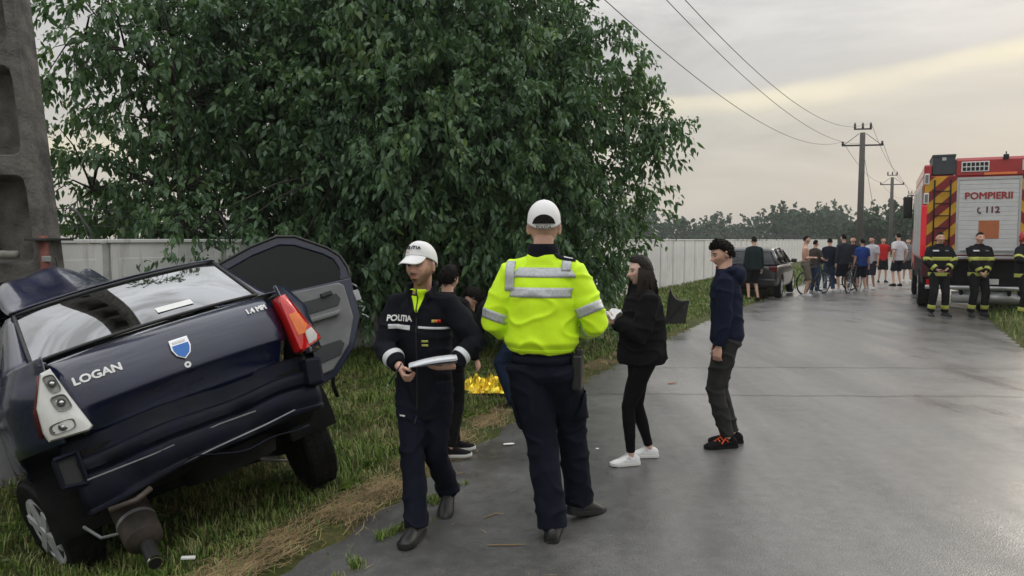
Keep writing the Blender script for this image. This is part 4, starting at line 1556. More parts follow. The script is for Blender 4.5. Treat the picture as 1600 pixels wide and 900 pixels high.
    # front wing and wheel remains seen past the open door
    MB().grid([[Vector((1.58 + .09 * math.sin(5 * v) + .03 * u, 2.05 + .1 * u, 1.10 - .85 * v)) for u in range(3)] for v in np.linspace(0, 1, 9)]).build('torn_wing', M['underbody'], root, smooth=True, solid=.02)
    return root


M['glass_dark'] = glass_mat('glass_dark', (.10, .11, .11), .05, .35)
M['cup_grey'] = pmat('cup_grey', (.20, .20, .19), .25, metal=.5, var=.25, nscale=30)
M['lamp_dark_red'] = pmat('lamp_dark_red', (.09, .006, .008), .2, var=.1)
make_wreck()
# ================================================================== PEOPLE
def V3(*a):
    return Vector(a)


def ik(a, b, l1, l2, pole):
    """middle joint of a two-bone chain from a to b, bending towards pole"""
    d = b - a
    L = d.length
    if L > (l1 + l2) * .998:
        b = a + d * ((l1 + l2) * .998 / L)
        d = b - a
        L = d.length
    x = (l1 * l1 - l2 * l2 + L * L) / (2 * L)
    h = math.sqrt(max(0, l1 * l1 - x * x))
    u = d / L
    p = Vector(pole) - u * Vector(pole).dot(u)
    p.normalize()
    return a + u * x + p * h, b


def remesh(mb, voxel, smooth=4, name='m', deci=0):
    me = mb.mesh(name)
    o = bpy.data.objects.new(name, me)
    COL.objects.link(o)
    m = o.modifiers.new('r', 'REMESH')
    m.mode = 'VOXEL'
    m.voxel_size = voxel
    if smooth:
        s = o.modifiers.new('s', 'SMOOTH')
        s.factor = .5
        s.iterations = smooth
    if deci:
        dm = o.modifiers.new('d', 'DECIMATE')
        dm.ratio = deci
    dg = bpy.context.evaluated_depsgraph_get()
    out = bpy.data.meshes.new_from_object(o.evaluated_get(dg))
    bpy.data.objects.remove(o)
    bpy.data.meshes.remove(me)
    out.name = name
    out.polygons.foreach_set('use_smooth', np.ones(len(out.polygons), dtype=bool))
    return out


def wrinkle(me, amp, sx, sz, seed, axis_bias=None):
    n = len(me.vertices)
    co = np.empty(n * 3, np.float32)
    me.vertices.foreach_get('co', co)
    co = co.reshape(-1, 3)
    no = np.empty(n * 3, np.float32)
    me.vertex_normals.foreach_get('vector', no)
    no = no.reshape(-1, 3)
    d = np.empty(n)
    for i in range(n):
        x, y, z = co[i]
        a = noise.noise(Vector((x * sx + seed, y * sx, z * sz)))
        b = noise.noise(Vector((x * sx * 2.3, y * sx * 2.3 + seed, z * sz * 2.1 + x * 5)))
        rg = max(0.0, 1 - abs(a) * 3.2)
        d[i] = rg * rg * 1.1 - .3 + b * .35
    co += no * (d * amp)[:, None].astype(np.float32)
    me.vertices.foreach_set('co', co.ravel())
    me.update()


def head_grid(nu=72, nv=54, male=True, fat=1.0):
    """sculpted head in its own frame: x right, y forward, z up, chin at -.115, crown at +.115"""
    P = np.zeros((nv + 1, nu, 3))
    for i in range(nv + 1):
        th = math.pi * min(max(i / nv, .012), .988)
        for j in range(nu):
            ph = 2 * math.pi * j / nu
            P[i, j] = (math.sin(th) * math.cos(ph), math.sin(th) * math.sin(ph), -math.cos(th))
    x, y, z = P[..., 0].copy(), P[..., 1].copy(), P[..., 2].copy()
    X = x * .076 * fat
    Y = y * .094
    Z = z * .115
    low = np.clip(-(z + .05) / .95, 0, 1)
    X *= 1 - .38 * low ** 1.5
    Y = np.where(y > 0, Y * (1 - .07 * low), Y * (1 - .42 * low))          # jaw runs back to the neck
    Y += np.where(z > 0, -.010 * z, 0) + .012 * low
    X *= 1 + .04 * np.clip(z, 0, 1)
    front = np.clip(y, 0, 1)
    Y -= .010 * front ** 4 * np.exp(-((Z - .005) / .05) ** 2)               # flat face plane

    def g(cx, cz, sx, sz, p=2):
        return np.exp(-(np.abs((X - cx) / sx) ** p + np.abs((Z - cz) / sz) ** p)) * (y > .15)
    for s in (-1, 1):
        Y -= .015 * g(s * .031, .010, .017, .012)
        Y += .009 * g(s * .030, .030, .024, .008)
        Y += .007 * g(s * .046, -.020, .018, .018)
        Y -= .004 * g(s * .040, -.055, .016, .02)
    Y += .017 * g(0, .000, .0095, .027) + .022 * g(0, -.024, .0115, .013) + .010 * g(0, -.030, .020, .008)
    Y -= .004 * g(0, -.042, .014, .006)
    Y += .009 * g(0, -.053, .024, .0060) + .010 * g(0, -.067, .020, .0065) - .010 * g(0, -.0598, .027, .0040)
    Y -= .008 * g(0, -.081, .028, .008)
    Y += .013 * g(0, -.102, .024, .016)
    return np.stack([X, Y, Z], -1)


def head_R(h, yaw, pitch, roll=0):
    return Matrix.Rotation(yaw, 3, 'Z') @ Matrix.Rotation(roll, 3, 'Y') @ Matrix.Rotation(pitch, 3, 'X')


def hand(mb, wrist, d, nrm, thumb_side, curl=.5, s=1.0, spread=.06, point=None):
    """palm plus five fingers; d finger direction, nrm palm normal, thumb_side unit vector"""
    d = d.normalized()
    t = (thumb_side - d * thumb_side.dot(d)).normalized()
    n = (nrm - d * nrm.dot(d) - t * nrm.dot(t)).normalized()
    pl = .088 * s
    mb.tube([wrist - d * .03, wrist, wrist + d * pl * .4, wrist + d * pl * .85, wrist + d * pl], [(.024 * s, .019 * s), (.027 * s, .018 * s), (.038 * s, .017 * s), (.040 * s, .014 * s), (.036 * s, .010 * s)], 12, side=t)
    for k, (off, ln) in enumerate(((.030, .072), (.0105, .080), (-.0095, .075), (-.029, .060))):
        p = wrist + d * (pl - .012) + t * off * s
        dd = (d + t * spread * (1.5 - k)).normalized()
        pts = [p - dd * .01]
        ang = 0
        c = curl[k] if hasattr(curl, '__len__') else curl
        for f, seg in ((.45, 1.0), (.32, 1.15), (.23, .8)):
            pts.append(p)
            ang += c * seg
            p = p + (dd * math.cos(ang) + n * math.sin(ang)) * ln * f * s
        pts.append(p)
        mb.tube(pts, [.0088 * s, .0090 * s, .0086 * s, .0080 * s, .0070 * s], 8, round_ends=True)
    b = wrist + d * .022 * s + t * .022 * s + n * .006
    td = (d * .62 + t * .62 + n * .35).normalized()
    p2 = b + td * .045 * s
    td2 = (d * .85 + t * .15 + n * (.3 + .3 * (curl[0] if hasattr(curl, '__len__') else curl))).normalized()
    mb.tube([b - td * .01, b + td * .02, p2, p2 + td2 * .024 * s, p2 + td2 * .046 * s], [.013 * s, .0125 * s, .0105 * s, .0098 * s, .0080 * s], 8, round_ends=True)
    return d, t, n


def shoe(parent, ank, yaw, pitch, mat, solemat, s=1.0, name='shoe', laces=None, tall=1.0):
    """laced shoe: upper plus sole; yaw turns the toe, pitch > 0 lifts the heel"""
    ys = [-.085, -.075, -.045, .0, .045, .09, .13, .165, .185, .192]
    hw = [.016, .029, .037, .038, .041, .046, .048, .042, .028, .010]
    hh = [.055, .078, .098 * tall, .104 * tall, .090, .070, .058, .050, .040, .026]
    up, so = MB(), MB()
    ru, rs = [], []
    Rm = Matrix.Rotation(yaw, 3, 'Z') @ Matrix.Rotation(-pitch, 3, 'X')
    off = Vector((0, 0, -.085 * s))
    piv = Vector((0, .11, 0)) * s if pitch > 0 else Vector((0, 0, 0))
    for y, w, h in zip(ys, hw, hh):
        a, b = [], []
        for k in range(14):
            t = math.pi * k / 13
            a.append(Vector((w * .98 * math.cos(t), y, .020 + (h - .020) * max(0, math.sin(t)) ** .8)))
        a += [Vector((-w * .6, y, .016)), Vector((w * .6, y, .016))]
        for (x, z) in ((1.04, .026), (1.08, .014), (1.0, .0), (-1.0, .0), (-1.08, .014), (-1.04, .026)):
            b.append(Vector((w * x, y * 1.02, z + (.006 if y > .15 else 0))))
        ru.append(a)
        rs.append(b)

    def place(p):
        p = p * s
        return ank + off + (Rm @ p)
    up.loft([[place(p) for p in r] for r in ru])
    so.loft([[place(p) for p in r] for r in rs])
    o = up.build(name, mat, parent, smooth=True, subsurf=1)
    so.build('sole', solemat, o, smooth=True, angle=50)
    if laces is not None:
        for k in range(4):
            y = .035 + .024 * k
            h = .106 - .0125 * k
            MB().tube([place(Vector((-.03, y - .006, h - .018))), place(Vector((0, y, h))), place(Vector((.03, y + .006, h - .018)))], .0042 * s, 5).build('lace', laces, o)
        MB().tube([place(Vector((-.036, .01, .060))), place(Vector((-.030, .035, .085))), place(Vector((-.044, .07, .05)))], .005, 5).build('lace', laces, o)
    return o


class Person:
    pass


def person(loc, rz, label, H=1.75, near=True, pelvis=(0, 0), lean=(0, 0), bend=0.0, drop=0.0,
           head=(0, 0, 0), feet=None, hands=None, hand_cfg=None, poles=None, knee_poles=None,
           top=None, bottom=None, shoes=None, hair=None, skin='skin', beard=0, bulk=1.0, legs=1.0, group=None, seed=1, female=False, voxel=None, shoulder=1.0, head_s=1.0, jacket_wr=.0045, trouser_wr=.0045):
    """local frame: x right, y forward (the way the person faces), z up.
    top: dict(mat, hem, sleeve, r) bottom: dict(mat, end, r)"""
    s = H / 1.78
    vx = voxel or (.0055 if near else .011)
    root = empty('person', loc, rz, label, 'person', group)
    p = Person()
    p.root, p.s = root, s
    pel = V3(pelvis[0], pelvis[1], .94 - drop) * 1.0
    pel.x, pel.y, pel.z = pelvis[0], pelvis[1], .94 * s - drop
    sp = V3(lean[0], lean[1], 0)
    la = math.hypot(*lean)
    l1 = V3(math.sin(lean[0] * .75), math.sin(lean[1] * .75), math.cos(la * .75)).normalized()
    l2 = V3(math.sin(lean[0] * 1.2), math.sin(lean[1] * 1.2), math.cos(la * 1.2)).normalized()
    chest = pel + l1 * .325 * s
    nk = chest + l2 * .235 * s
    up = (nk - chest).normalized()
    side = V3(1, 0, 0)
    fw = up.cross(side) * -1
    fw = V3(0, 1, 0) - up * up.y
    fw.normalize()
    side = fw.cross(up)
    hc = nk + up * .050 * s + fw * .03 * s + V3(0, 0, .11 * s)
    HR = head_R(0, *head)
    # shoulders
    sh = [nk - up * .088 * s + side * k * .178 * s * shoulder for k in (-1, 1)]
    hp = [pel + V3(k * .088 * s, 0, -.02 * s) for k in (-1, 1)]
    feet = feet or [((-.10, 0, 0), .15, 0), ((.10, 0, 0), -.15, 0)]
    ank = [V3(f[0][0], f[0][1], f[0][2] + .085 * s) for f in feet]
    kn = []
    for k in range(2):
        if feet[k][2] > 0:                       # heel lifted: ankle moves up and back over the ball
            a = feet[k][2]
            ank[k] = ank[k] + V3(0, 0, .0)
        q, e = ik(hp[k], ank[k], .435 * s, .425 * s, (knee_poles or [(0, 1, 0), (0, 1, 0)])[k])
        kn.append(q)
        ank[k] = e
    hands = hands or [(-.23, .02, .80), (.23, .02, .80)]
    el, wr = [], []
    for k in range(2):
        tgt = V3(*hands[k])
        q, e = ik(sh[k], tgt, .285 * s, .255 * s, (poles or [(-.5, -1, 0), (.5, -1, 0)])[k])
        el.append(q)
        wr.append(e)
    p.__dict__.update(pel=pel, chest=chest, nk=nk, hc=hc, sh=sh, hp=hp, kn=kn, ank=ank, el=el, wr=wr, HR=HR, side=side, fw=fw, up=up)

    def spine(t):
        """t: 0 pelvis, 1 neck"""
        if t < .58:
            return pel.lerp(chest, t / .58)
        return chest.lerp(nk, (t - .58) / .42)

    # ---------------- body: one continuous skin
    b = MB()
    hs = head_s * s
    HG = head_grid(*((72, 54) if near else (36, 27)))
    rings = [[hc + HR @ (Vector(q) * hs) for q in r] for r in HG]
    b.loft(rings)
    for k in (-1, 1):                                    # ears
        b.ball(hc + HR @ (V3(k * .080, -.010, -.006) * hs), (.011 * hs, .021 * hs, .034 * hs), 10, 8, HR @ Matrix.Rotation(k * -.35, 3, 'Z'))
    f = .9 if female else 1.0
    b.tube([nk - up * .05 * s, nk + up * .03 * s, hc + HR @ V3(0, -.022, -.05) * hs], [(.066 * s * f, .062 * s * f), (.056 * s * f, .058 * s * f), (.054 * s * f, .056 * s * f)], 16, side=side)
    tr = [(-.10, .12, .085), (0, .14, .095), (.30, .128, .092), (.60, .148, .105), (.80, .145, .09), (.90, .11, .075), (1.0, .065, .06), (1.03, .056, .055)]
    b.tube([spine(t) if t >= 0 else pel + V3(0, 0, t * .55 * s) for t, _, _ in tr], [(a * s * f, c * s) for _, a, c in tr], 18, side=side)
    hcfg = hand_cfg or [{}, {}]
    p.hand_frames = []
    for k in range(2):
        sg = -1 if k == 0 else 1
        b.tube([sh[k] - side * sg * .05 * s, sh[k], sh[k].lerp(el[k], .5), el[k], el[k].lerp(wr[k], .35), wr[k]], [.05 * s, .05 * s, .045 * s * f, .038 * s * f, .038 * s * f, .025 * s * f], 12)
        c = hcfg[k]
        d = (wr[k] - el[k]).normalized()
        if 'dir' in c:
            d = V3(*c['dir']).normalized()
        nrm = V3(*c.get('nrm', (-sg * 1, 0, 0)))
        thumb = V3(*c.get('thumb', (0, 1, 0)))
        p.hand_frames.append(hand(b, wr[k], d, nrm, thumb, c.get('curl', .35), s * (.92 if female else 1.0)))
        b.tube([hp[k], hp[k].lerp(kn[k], .4), kn[k], kn[k].lerp(ank[k], .35), ank[k], ank[k] - V3(0, 0, .03 * s)], [.078 * s * legs, .072 * s * legs, .050 * s, .047 * s, .030 * s, .028 * s], 12)
        Rf = Matrix.Rotation(feet[k][1], 3, 'Z') @ Matrix.Rotation(-feet[k][2], 3, 'X')
        b.tube([ank[k] - V3(0, 0, .035 * s), ank[k] + Rf @ V3(0, .10, -.058) * s], [.024 * s, .016 * s], 8, round_ends=True)
    me = remesh(b, vx, 1 if near else 2, 'body', .5 if near else .4)
    me.materials.append(M[skin])
    n = len(me.vertices)
    co = np.empty(n * 3, np.float32)
    me.vertices.foreach_get('co', co)
    co = co.reshape(-1, 3)
    q = (co - np.array(hc)) @ np.array(HR)               # head frame
    q /= hs
    col = np.ones((n, 4), np.float32)
    inhead = (np.abs(q[:, 0]) < .10) & (np.abs(q[:, 1]) < .14) & (q[:, 2] > -.14) & (q[:, 2] < .14)
    X, Y, Z = q[:, 0], q[:, 1], q[:, 2]

    def paint(w, c):
        w = np.where(inhead, w, 0)[:, None]
        col[:, :3] = col[:, :3] * (1 - w) + np.array(c) * w
    fr = (Y > .02)
    paint(np.exp(-((np.abs(X) - .045) / .02) ** 2 - ((Z + .02) / .02) ** 2) * fr * .35, (1.05, .78, .72))
    paint(np.exp(-(X / .014) ** 2 - ((Z + .025) / .014) ** 2) * fr * .4, (1.05, .75, .7))
    paint(np.exp(-(X / .022) ** 4 - ((Z + .060) / .0095) ** 4) * fr * .85, (.72, .36, .36))
    for sg in (-1, 1):
        bw = .9 if not female else .7
        paint(np.exp(-((X - sg * .031) / .019) ** 4 - ((Z - .030 + .12 * np.abs(X - sg * .028)) / .0052) ** 4) * fr * bw, (.10, .08, .07))
        paint(np.exp(-((X - sg * .031) / .015) ** 2 - ((Z - .010) / .009) ** 2) * fr * .35, (.62, .5, .48))
    if beard:
        jaw = np.clip((-.060 + .42 * np.abs(X) - Z) / .018, 0, 1) * np.clip((Y + .03) / .03, 0, 1)
        jaw *= 1 - np.exp(-(X / .030) ** 4 - ((Z + .062) / .013) ** 4) * (Y > .02)
        paint(jaw * .75 * beard, (.20, .155, .14))
        must = np.exp(-(X / .030) ** 4 - ((Z + .046) / .0065) ** 4) * fr
        paint(must * .95 * beard, (.07, .055, .05))
        paint(np.exp(-(X / .016) ** 4 - ((Z + .083) / .012) ** 4) * fr * .9 * beard, (.08, .06, .055))
        paint(np.exp(-((np.abs(X) - .062) / .014) ** 2 - ((Z + .04) / .04) ** 2) * (Y > -.03) * (Y < .05) * .5 * beard, (.3, .25, .22))
    if hair and hair.get('stubble'):
        hl = np.clip((Z + .025 - np.where(Y > 0, Y * .6, 0)) / .02, 0, 1) * (Y < .035)
        paint(hl * .6, (.33, .27, .25))
    at_ = me.color_attributes.new('tint', 'FLOAT_COLOR', 'POINT')
    at_.data.foreach_set('color', col.ravel())
    body = bpy.data.objects.new('body', me)
    link(body, root)
    p.body = body
    if near:
        for k in (-1, 1):
            c = hc + HR @ (V3(k * .031, .0735, .0085) * hs)
            MB().ball(c, .0105 * hs, 14, 10).build('eye', M['eye_white'], root, smooth=True)
            MB().ball(c + HR @ (V3(-.0, .0072, -.0005) * hs), .0052 * hs, 10, 8).build('iris', M['iris'], root, smooth=True)
    # ---------------- top garment
    vg = vx * 1.5
    if top:
        g = MB()
        r = top.get('r', 1.0) * bulk
        hem = top.get('hem', .80)
        t0 = (hem * s - .94 * s) / (.56 * s)
        tor = top.get('torso') or [(t0, .182, .132), (min(0.02, t0 + .2), .180, .130), (.25, .176, .128), (.55, .186, .135), (.74, .184, .125), (.85, .155, .108), (.94, .110, .088), (1.02, .080, .078), (1.07 if top.get('collar', 1) else 1.03, .076, .076)]
        pts, rr = [], []
        for t, a, c in tor:
            pts.append(spine(t) if t >= 0 else pel + (pel - chest).normalized() * (-t * .56 * s) * .6 + V3(0, 0, t * .56 * s * .4))
            rr.append((a * s * r * f, c * s * (r * .5 + .5 * bulk)))
        g.tube(pts, rr, 28, side=side)
        cuff = top.get('sleeve', 1.0)
        sw = top.get('sw', 1.0)
        for k in range(2):
            sg = -1 if k == 0 else 1
            a0 = sh[k] - side * sg * .07 * s - up * .01 * s
            g.tube([nk - up * .045 * s + side * sg * .035 * s, nk - up * .062 * s + side * sg * .09 * s, sh[k] + up * .008 * s], [(.062 * s * r, .060 * s * r), (.062 * s * r, .066 * s * r), .066 * s * r], 14)
            end = wr[k].lerp(el[k], .06)
            if cuff < .5:
                end = sh[k].lerp(el[k], cuff * 2)
                g.tube([a0, sh[k], sh[k].lerp(end, .6), end], [.070 * s * r, .072 * s * r, .070 * s * r, .070 * s * r], 16)
            else:
                end = el[k].lerp(wr[k], min(.97, (cuff - .5) * 2))
                g.tube([a0, sh[k] + side * sg * .006, sh[k].lerp(el[k], .35), sh[k].lerp(el[k], .8), el[k], el[k].lerp(end, .3), el[k].lerp(end, .8), end],
                       [.072 * s * r, .074 * s * r, .071 * s * r * sw, .066 * s * r * sw, .064 * s * r * sw, .062 * s * r * sw, .053 * s * r * sw, .045 * s * r * sw], 18)
        for fn in top.get('extra', ()):
            fn(g, p)
        gm = remesh(g, vg, 5 if near else 3, 'jacket', 0 if near else .5)
        if near:
            wrinkle(gm, jacket_wr, 5, 9, seed)
        gm.materials.append(M[top['mat']])
        p.top = bpy.data.objects.new(top.get('name', 'jacket'), gm)
        link(p.top, root)
        p.top_bvh = BVHTree.FromPolygons([v.co for v in gm.vertices], [tuple(pl.vertices) for pl in gm.polygons])
    if bottom:
        g = MB()
        r = bottom.get('r', 1.0)
        e = bottom.get('end', 1.0)
        g.tube([pel + V3(0, 0, .10 * s), pel + V3(0, 0, .02 * s), pel - V3(0, 0, .07 * s), pel - V3(0, 0, .10 * s)], [(.152 * s * f, .108 * s), (.165 * s, .122 * s), (.162 * s, .120 * s), (.13 * s, .09 * s)], 22, side=V3(1, 0, 0))
        for k in range(2):
            h0 = hp[k] - V3(0, 0, -.02 * s)
            prof = bottom.get('prof', [.094, .090, .080, .070, .066, .062, .062])
            if e <= .52:
                kk = hp[k].lerp(kn[k], e * 2)
                g.tube([h0, h0.lerp(kk, .3), h0.lerp(kk, .7), kk], [(.092 * s * r, .10 * s * r), .09 * s * r, .088 * s * r, .086 * s * r], 18)
            else:
                ee = kn[k].lerp(ank[k], min(1, (e - .5) * 2)) - V3(0, 0, .0)
                g.tube([h0, h0.lerp(kn[k], .30), h0.lerp(kn[k], .70), kn[k], kn[k].lerp(ee, .35), kn[k].lerp(ee, .8), ee - V3(0, 0, bottom.get('brk', .0) * s)],
                       [(prof[0] * s * r, prof[0] * 1.12 * s * r)] + [q_ * s * r for q_ in prof[1:]], 20)
        gm = remesh(g, vg, 4 if near else 3, 'trousers', 0 if near else .5)
        if near and trouser_wr:
            wrinkle(gm, trouser_wr, 6, 8, seed + 5)
        gm.materials.append(M[bottom['mat']])
        p.bottom = bpy.data.objects.new(bottom.get('name', 'trousers'), gm)
        link(p.bottom, root)
        p.bottom_bvh = BVHTree.FromPolygons([v.co for v in gm.vertices], [tuple(pl.vertices) for pl in gm.polygons])
    if shoes:
        for k in range(2):
            shoe(root, ank[k], feet[k][1], feet[k][2], M[shoes[0]], M[shoes[1]], s * (.92 if female else 1.0) * shoes[3] if len(shoes) > 3 else s * (.92 if female else 1.0), laces=M[shoes[2]] if len(shoes) > 2 and shoes[2] else None)
    if hair and hair.get('mat'):
        make_hair(p, hair, hs, near)
    return p


def head_surf(az, el):
    """rough head radius used for hair and caps: direction by azimuth (0 = front) and elevation"""
    ce = math.cos(el)
    d = Vector((math.sin(az) * ce, math.cos(az) * ce, math.sin(el)))
    a = (d.x / .0775) ** 2 + (d.y / .097) ** 2 + (d.z / .117) ** 2
    return d, 1 / math.sqrt(a)


def make_hair(p, hair, hs, near):
    n1, n2 = (48, 16) if near else (24, 8)
    thick = hair.get('thick', .012)
    G = []
    for i in range(n2 + 1):
        t = i / n2
        row = []
        for j in range(n1 + 1):
            az = 2 * math.pi * j / n1
            ca = math.cos(az)
            e_front, e_back = hair.get('front', .72), hair.get('back', -.50)
            lim = e_back + (e_front - e_back) * max(0, min(1, (ca + .30) / .75)) ** .7 + .05 * noise.noise(Vector((az * 4, 3, 0)))
            el = math.pi / 2 + (lim - math.pi / 2) * t
            d, r = head_surf(az, el)
            th = thick * (1 - t ** 4 * .95) * (1 + .5 * noise.noise(Vector((d.x * 7, d.y * 7, d.z * 7))))
            th += .006 * noise.noise(Vector((az * 6, el * 4, 1)))
            th += (.008 if hair.get('quiff') else 0) * max(0, ca) * math.sin(math.pi * t)
            row.append(p.hc + p.HR @ ((d * (r + th) + Vector((0, -.003, 0))) * hs))
        G.append(row)
    o = MB().grid(G).build('hair', M[hair['mat']], p.root, smooth=True, solid=.004)
    if near and not hair.get('long'):
        rng = random.Random(11)
        mb = MB()
        e_front, e_back = hair.get('front', .72), hair.get('back', -.50)
        for k in range(520):
            az = rng.uniform(0, 2 * math.pi)
            ca = math.cos(az)
            lim = e_back + (e_front - e_back) * max(0, min(1, (ca + .30) / .75)) ** .7 - .06
            el = math.asin(rng.uniform(math.sin(lim), 1))
            d, r = head_surf(az, el)
            bs = d * (r + thick * .5)
            sw = Vector((rng.uniform(-.3, .3), -.25 if ca > .3 else -.2, -.35 if ca < .3 else .55))
            tip = bs + (d * .25 + sw * .9).normalized() * (.014 + thick * .9) * rng.uniform(.6, 1.2)
            mb.tube([p.hc + p.HR @ (bs * hs), p.hc + p.HR @ (bs.lerp(tip, .6) * hs), p.hc + p.HR @ (tip * hs)], [.0040, .0030, .0006], 4)
        mb.build('hair_tufts', M[hair['mat']], o, smooth=True)
    if hair.get('long'):
        rng = random.Random(5)
        mb = MB()
        L = hair['long']
        for k in range(170):
            az = rad(66) + (2 * math.pi - rad(132)) * (k + rng.uniform(-.4, .4)) / 170
            d, r = head_surf(az, rng.uniform(-.15, .45))
            a = p.hc + p.HR @ (d * (r + .006) * hs)
            out = Vector((d.x, d.y, 0)).normalized()
            out = p.HR @ out
            ln = L * rng.uniform(.55, 1.2)
            pts = [a, a + out * .022 + Vector((0, 0, -.07)), a + out * .030 + Vector((rng.uniform(-.015, .015), rng.uniform(-.015, .015), -ln * .55)), a + out * .020 + Vector((rng.uniform(-.035, .035), rng.uniform(-.035, .035), -ln))]
            mb.tube(pts, [.006, .009, .008, .0015], 5)
        mb.build('hair_lengths', M[hair['mat']], o, smooth=True)
    return o


def make_cap(p, hs_, text=None, back=False):
    """baseball cap: crown panels, visor, strap opening at the back"""
    hs = hs_ * p.s
    root = p.root
    lim = .20
    G = []
    n1, n2 = 64, 18
    for i in range(n2 + 1):
        t = i / n2
        row = []
        for j in range(n1 + 1):
            az = 2 * math.pi * j / n1
            l = .24 + .36 * math.cos(az) - .06 * math.cos(2 * az)
            el = math.pi / 2 + (l - math.pi / 2) * t
            d, r = head_surf(az, el)
            th = .011 + .007 * math.sin(math.pi * min(1, t * 1.1)) + .006 * max(0, math.cos(az)) * math.sin(math.pi * t)
            th -= .0022 * math.exp(-((((az * 6 / (2 * math.pi)) % 1) - .5) / .03) ** 2) * min(1, t * 3)
            row.append(p.hc + p.HR @ ((d * (r + th) + Vector((0, -.004, .004 + .009 * (1 - t)))) * hs))
        G.append(row)
    c = MB().grid(G).build('cap', M['cap_white'], root, smooth=True, solid=.004)
    # visor
    W = []
    for i in range(9):
        v = i / 8
        row = []
        for j in range(21):
            u = -1 + 2 * j / 20
            az = u * rad(54)
            d, r = head_surf(az, .24 + .36 * math.cos(az) - .06 * math.cos(2 * az))
            ed = d * (r + .011) + Vector((0, -.004, .004))
            reach = .084 * max(0, (1 - abs(u) ** 2.6)) * v
            row.append(p.hc + p.HR @ ((ed + Vector((d.x * .3 * reach, reach, -.055 * u * u * (1 - abs(u) ** 2.6) * v - .50 * reach))) * hs))
        W.append(row)
    MB().grid(W).build('visor', M['cap_white'], c, smooth=True, solid=.004)
    MB().ball(p.hc + p.HR @ (V3(0, -.004, .1385) * hs), .006 * hs, 10, 6).build('button', M['cap_white'], c, smooth=True)
    if back:
        # dark half-moon opening over the strap, slightly proud of the cloth
        Wn = []
        for i in range(7):
            v = i / 6
            row = []
            for j in range(17):
                u = -1 + 2 * j / 16
                az = math.pi + u * .56
                e0 = .06
                el = e0 + (.40 * math.sqrt(max(0, 1 - u * u))) * v
                d, r = head_surf(az, el)
                t = (math.pi / 2 - el) / (math.pi / 2 - .1)
                row.append(p.hc + p.HR @ ((d * (r + .0205) + Vector((0, -.0045, .004))) * hs))
            Wn.append(row)
        MB().grid(Wn).build('strap_opening', M['hair_dark'], c, smooth=True)
        Mt = Matrix.Translation(p.hc + p.HR @ (V3(0, -.128, -.008) * hs)) @ p.HR.to_4x4() @ Matrix.Rotation(rad(90), 4, 'X')
        text_obj('cap_lettering', 'POLITIA', .021 * hs, M['ink'], Mt, c, depth=.002, fat=.0006)
    if text:
        for ch, az in zip(text, np.linspace(.50, -.50, len(text))):
            d, r = head_surf(az, .86)
            pos = d * (r + .024) + Vector((0, -.002, .006))
            Rz = Matrix.Rotation(-az, 4, 'Z') @ Matrix.Rotation(math.pi, 4, 'Z') @ Matrix.Rotation(rad(90 - 30), 4, 'X')
            Mt = Matrix.Translation(p.hc + p.HR @ (pos * hs)) @ p.HR.to_4x4() @ Rz
            text_obj('cap_lettering', ch, .027 * hs, M['ink'], Mt, c, depth=.003, fat=.0010)
        d, r = head_surf(.30, .70)
        MB().box(p.hc + p.HR @ ((d * (r + .021)) * hs), (.030, .003, .003), p.HR @ Matrix.Rotation(-.35, 3, 'Z')).build('cap_stripe', M['lamp_red'], c)
    return c


def band(bvh, a, b, t0, t1, side, fwd, ang0, ang1, mat, parent, name='reflective_band', n=28, rows=4, off=.003, lim=.5):
    """strip that follows the cloth: rays outward from the axis a-b between t0 and t1"""
    G = []
    ax = (b - a).normalized()
    u = (side - ax * side.dot(ax)).normalized()
    w = (fwd - ax * fwd.dot(ax)).normalized()
    for i in range(rows + 1):
        t = t0 + (t1 - t0) * i / rows
        o = a.lerp(b, t)
        row = []
        for j in range(n + 1):
            an = ang0 + (ang1 - ang0) * j / n
            d = u * math.cos(an) + w * math.sin(an)
            h, nr, ix, ds = bvh.ray_cast(o, d, lim)
            if h is None:
                h = o + d * .06
                nr = d
            if nr.dot(d) < 0:
                nr = -nr
            row.append(h + (nr * .5 + d * .5).normalized() * off)
        G.append(row)
    return MB().grid(G).build(name, mat, parent, smooth=True, solid=.0015)


def patch(bvh, c, right, upv, d, w, h, mat, parent, name, off=.006, nx=16, nz=6, skew=0):
    """rectangular cloth patch projected along d on the garment"""
    G = []
    for i in range(nz + 1):
        row = []
        for j in range(nx + 1):
            q = c + right * (w * (j / nx - .5)) + upv * (h * (i / nz - .5) + skew * (j / nx - .5))
            hh, nr, ix, ds = bvh.ray_cast(q - d * .35, d, .8)
            row.append(None if hh is None else hh - d * off)
        if None not in row:
            G.append(row)
    if len(G) < 2:
        return None
    return MB().grid(G).build(name, mat, parent, smooth=True, solid=.001)
# ------------------------------------------------------------------ the people in the scene
def frame(loc, rz):
    """world offset -> person's own frame"""
    Ri = Matrix.Rotation(-rz, 3, 'Z')
    o = Vector((loc[0], loc[1], 0))

    def f(x, y, z):
        return tuple(Ri @ (Vector((x, y, z)) - o))
    return f


X_, Y_, Z_ = V3(1, 0, 0), V3(0, 1, 0), V3(0, 0, 1)


def front_text(p, s, size, x, z, mat, parent, xs=1.0):
    Mt = Matrix.Translation((x, .4, z)) @ Matrix.Rotation(math.pi, 4, 'Z') @ Matrix.Rotation(rad(90), 4, 'X')
    return text_obj('lettering', s, size, mat, Mt, parent, depth=.002, fat=size * .035, bvh=p.top_bvh, ray_dir=(0, -1, 0), off=.004, xs=xs)


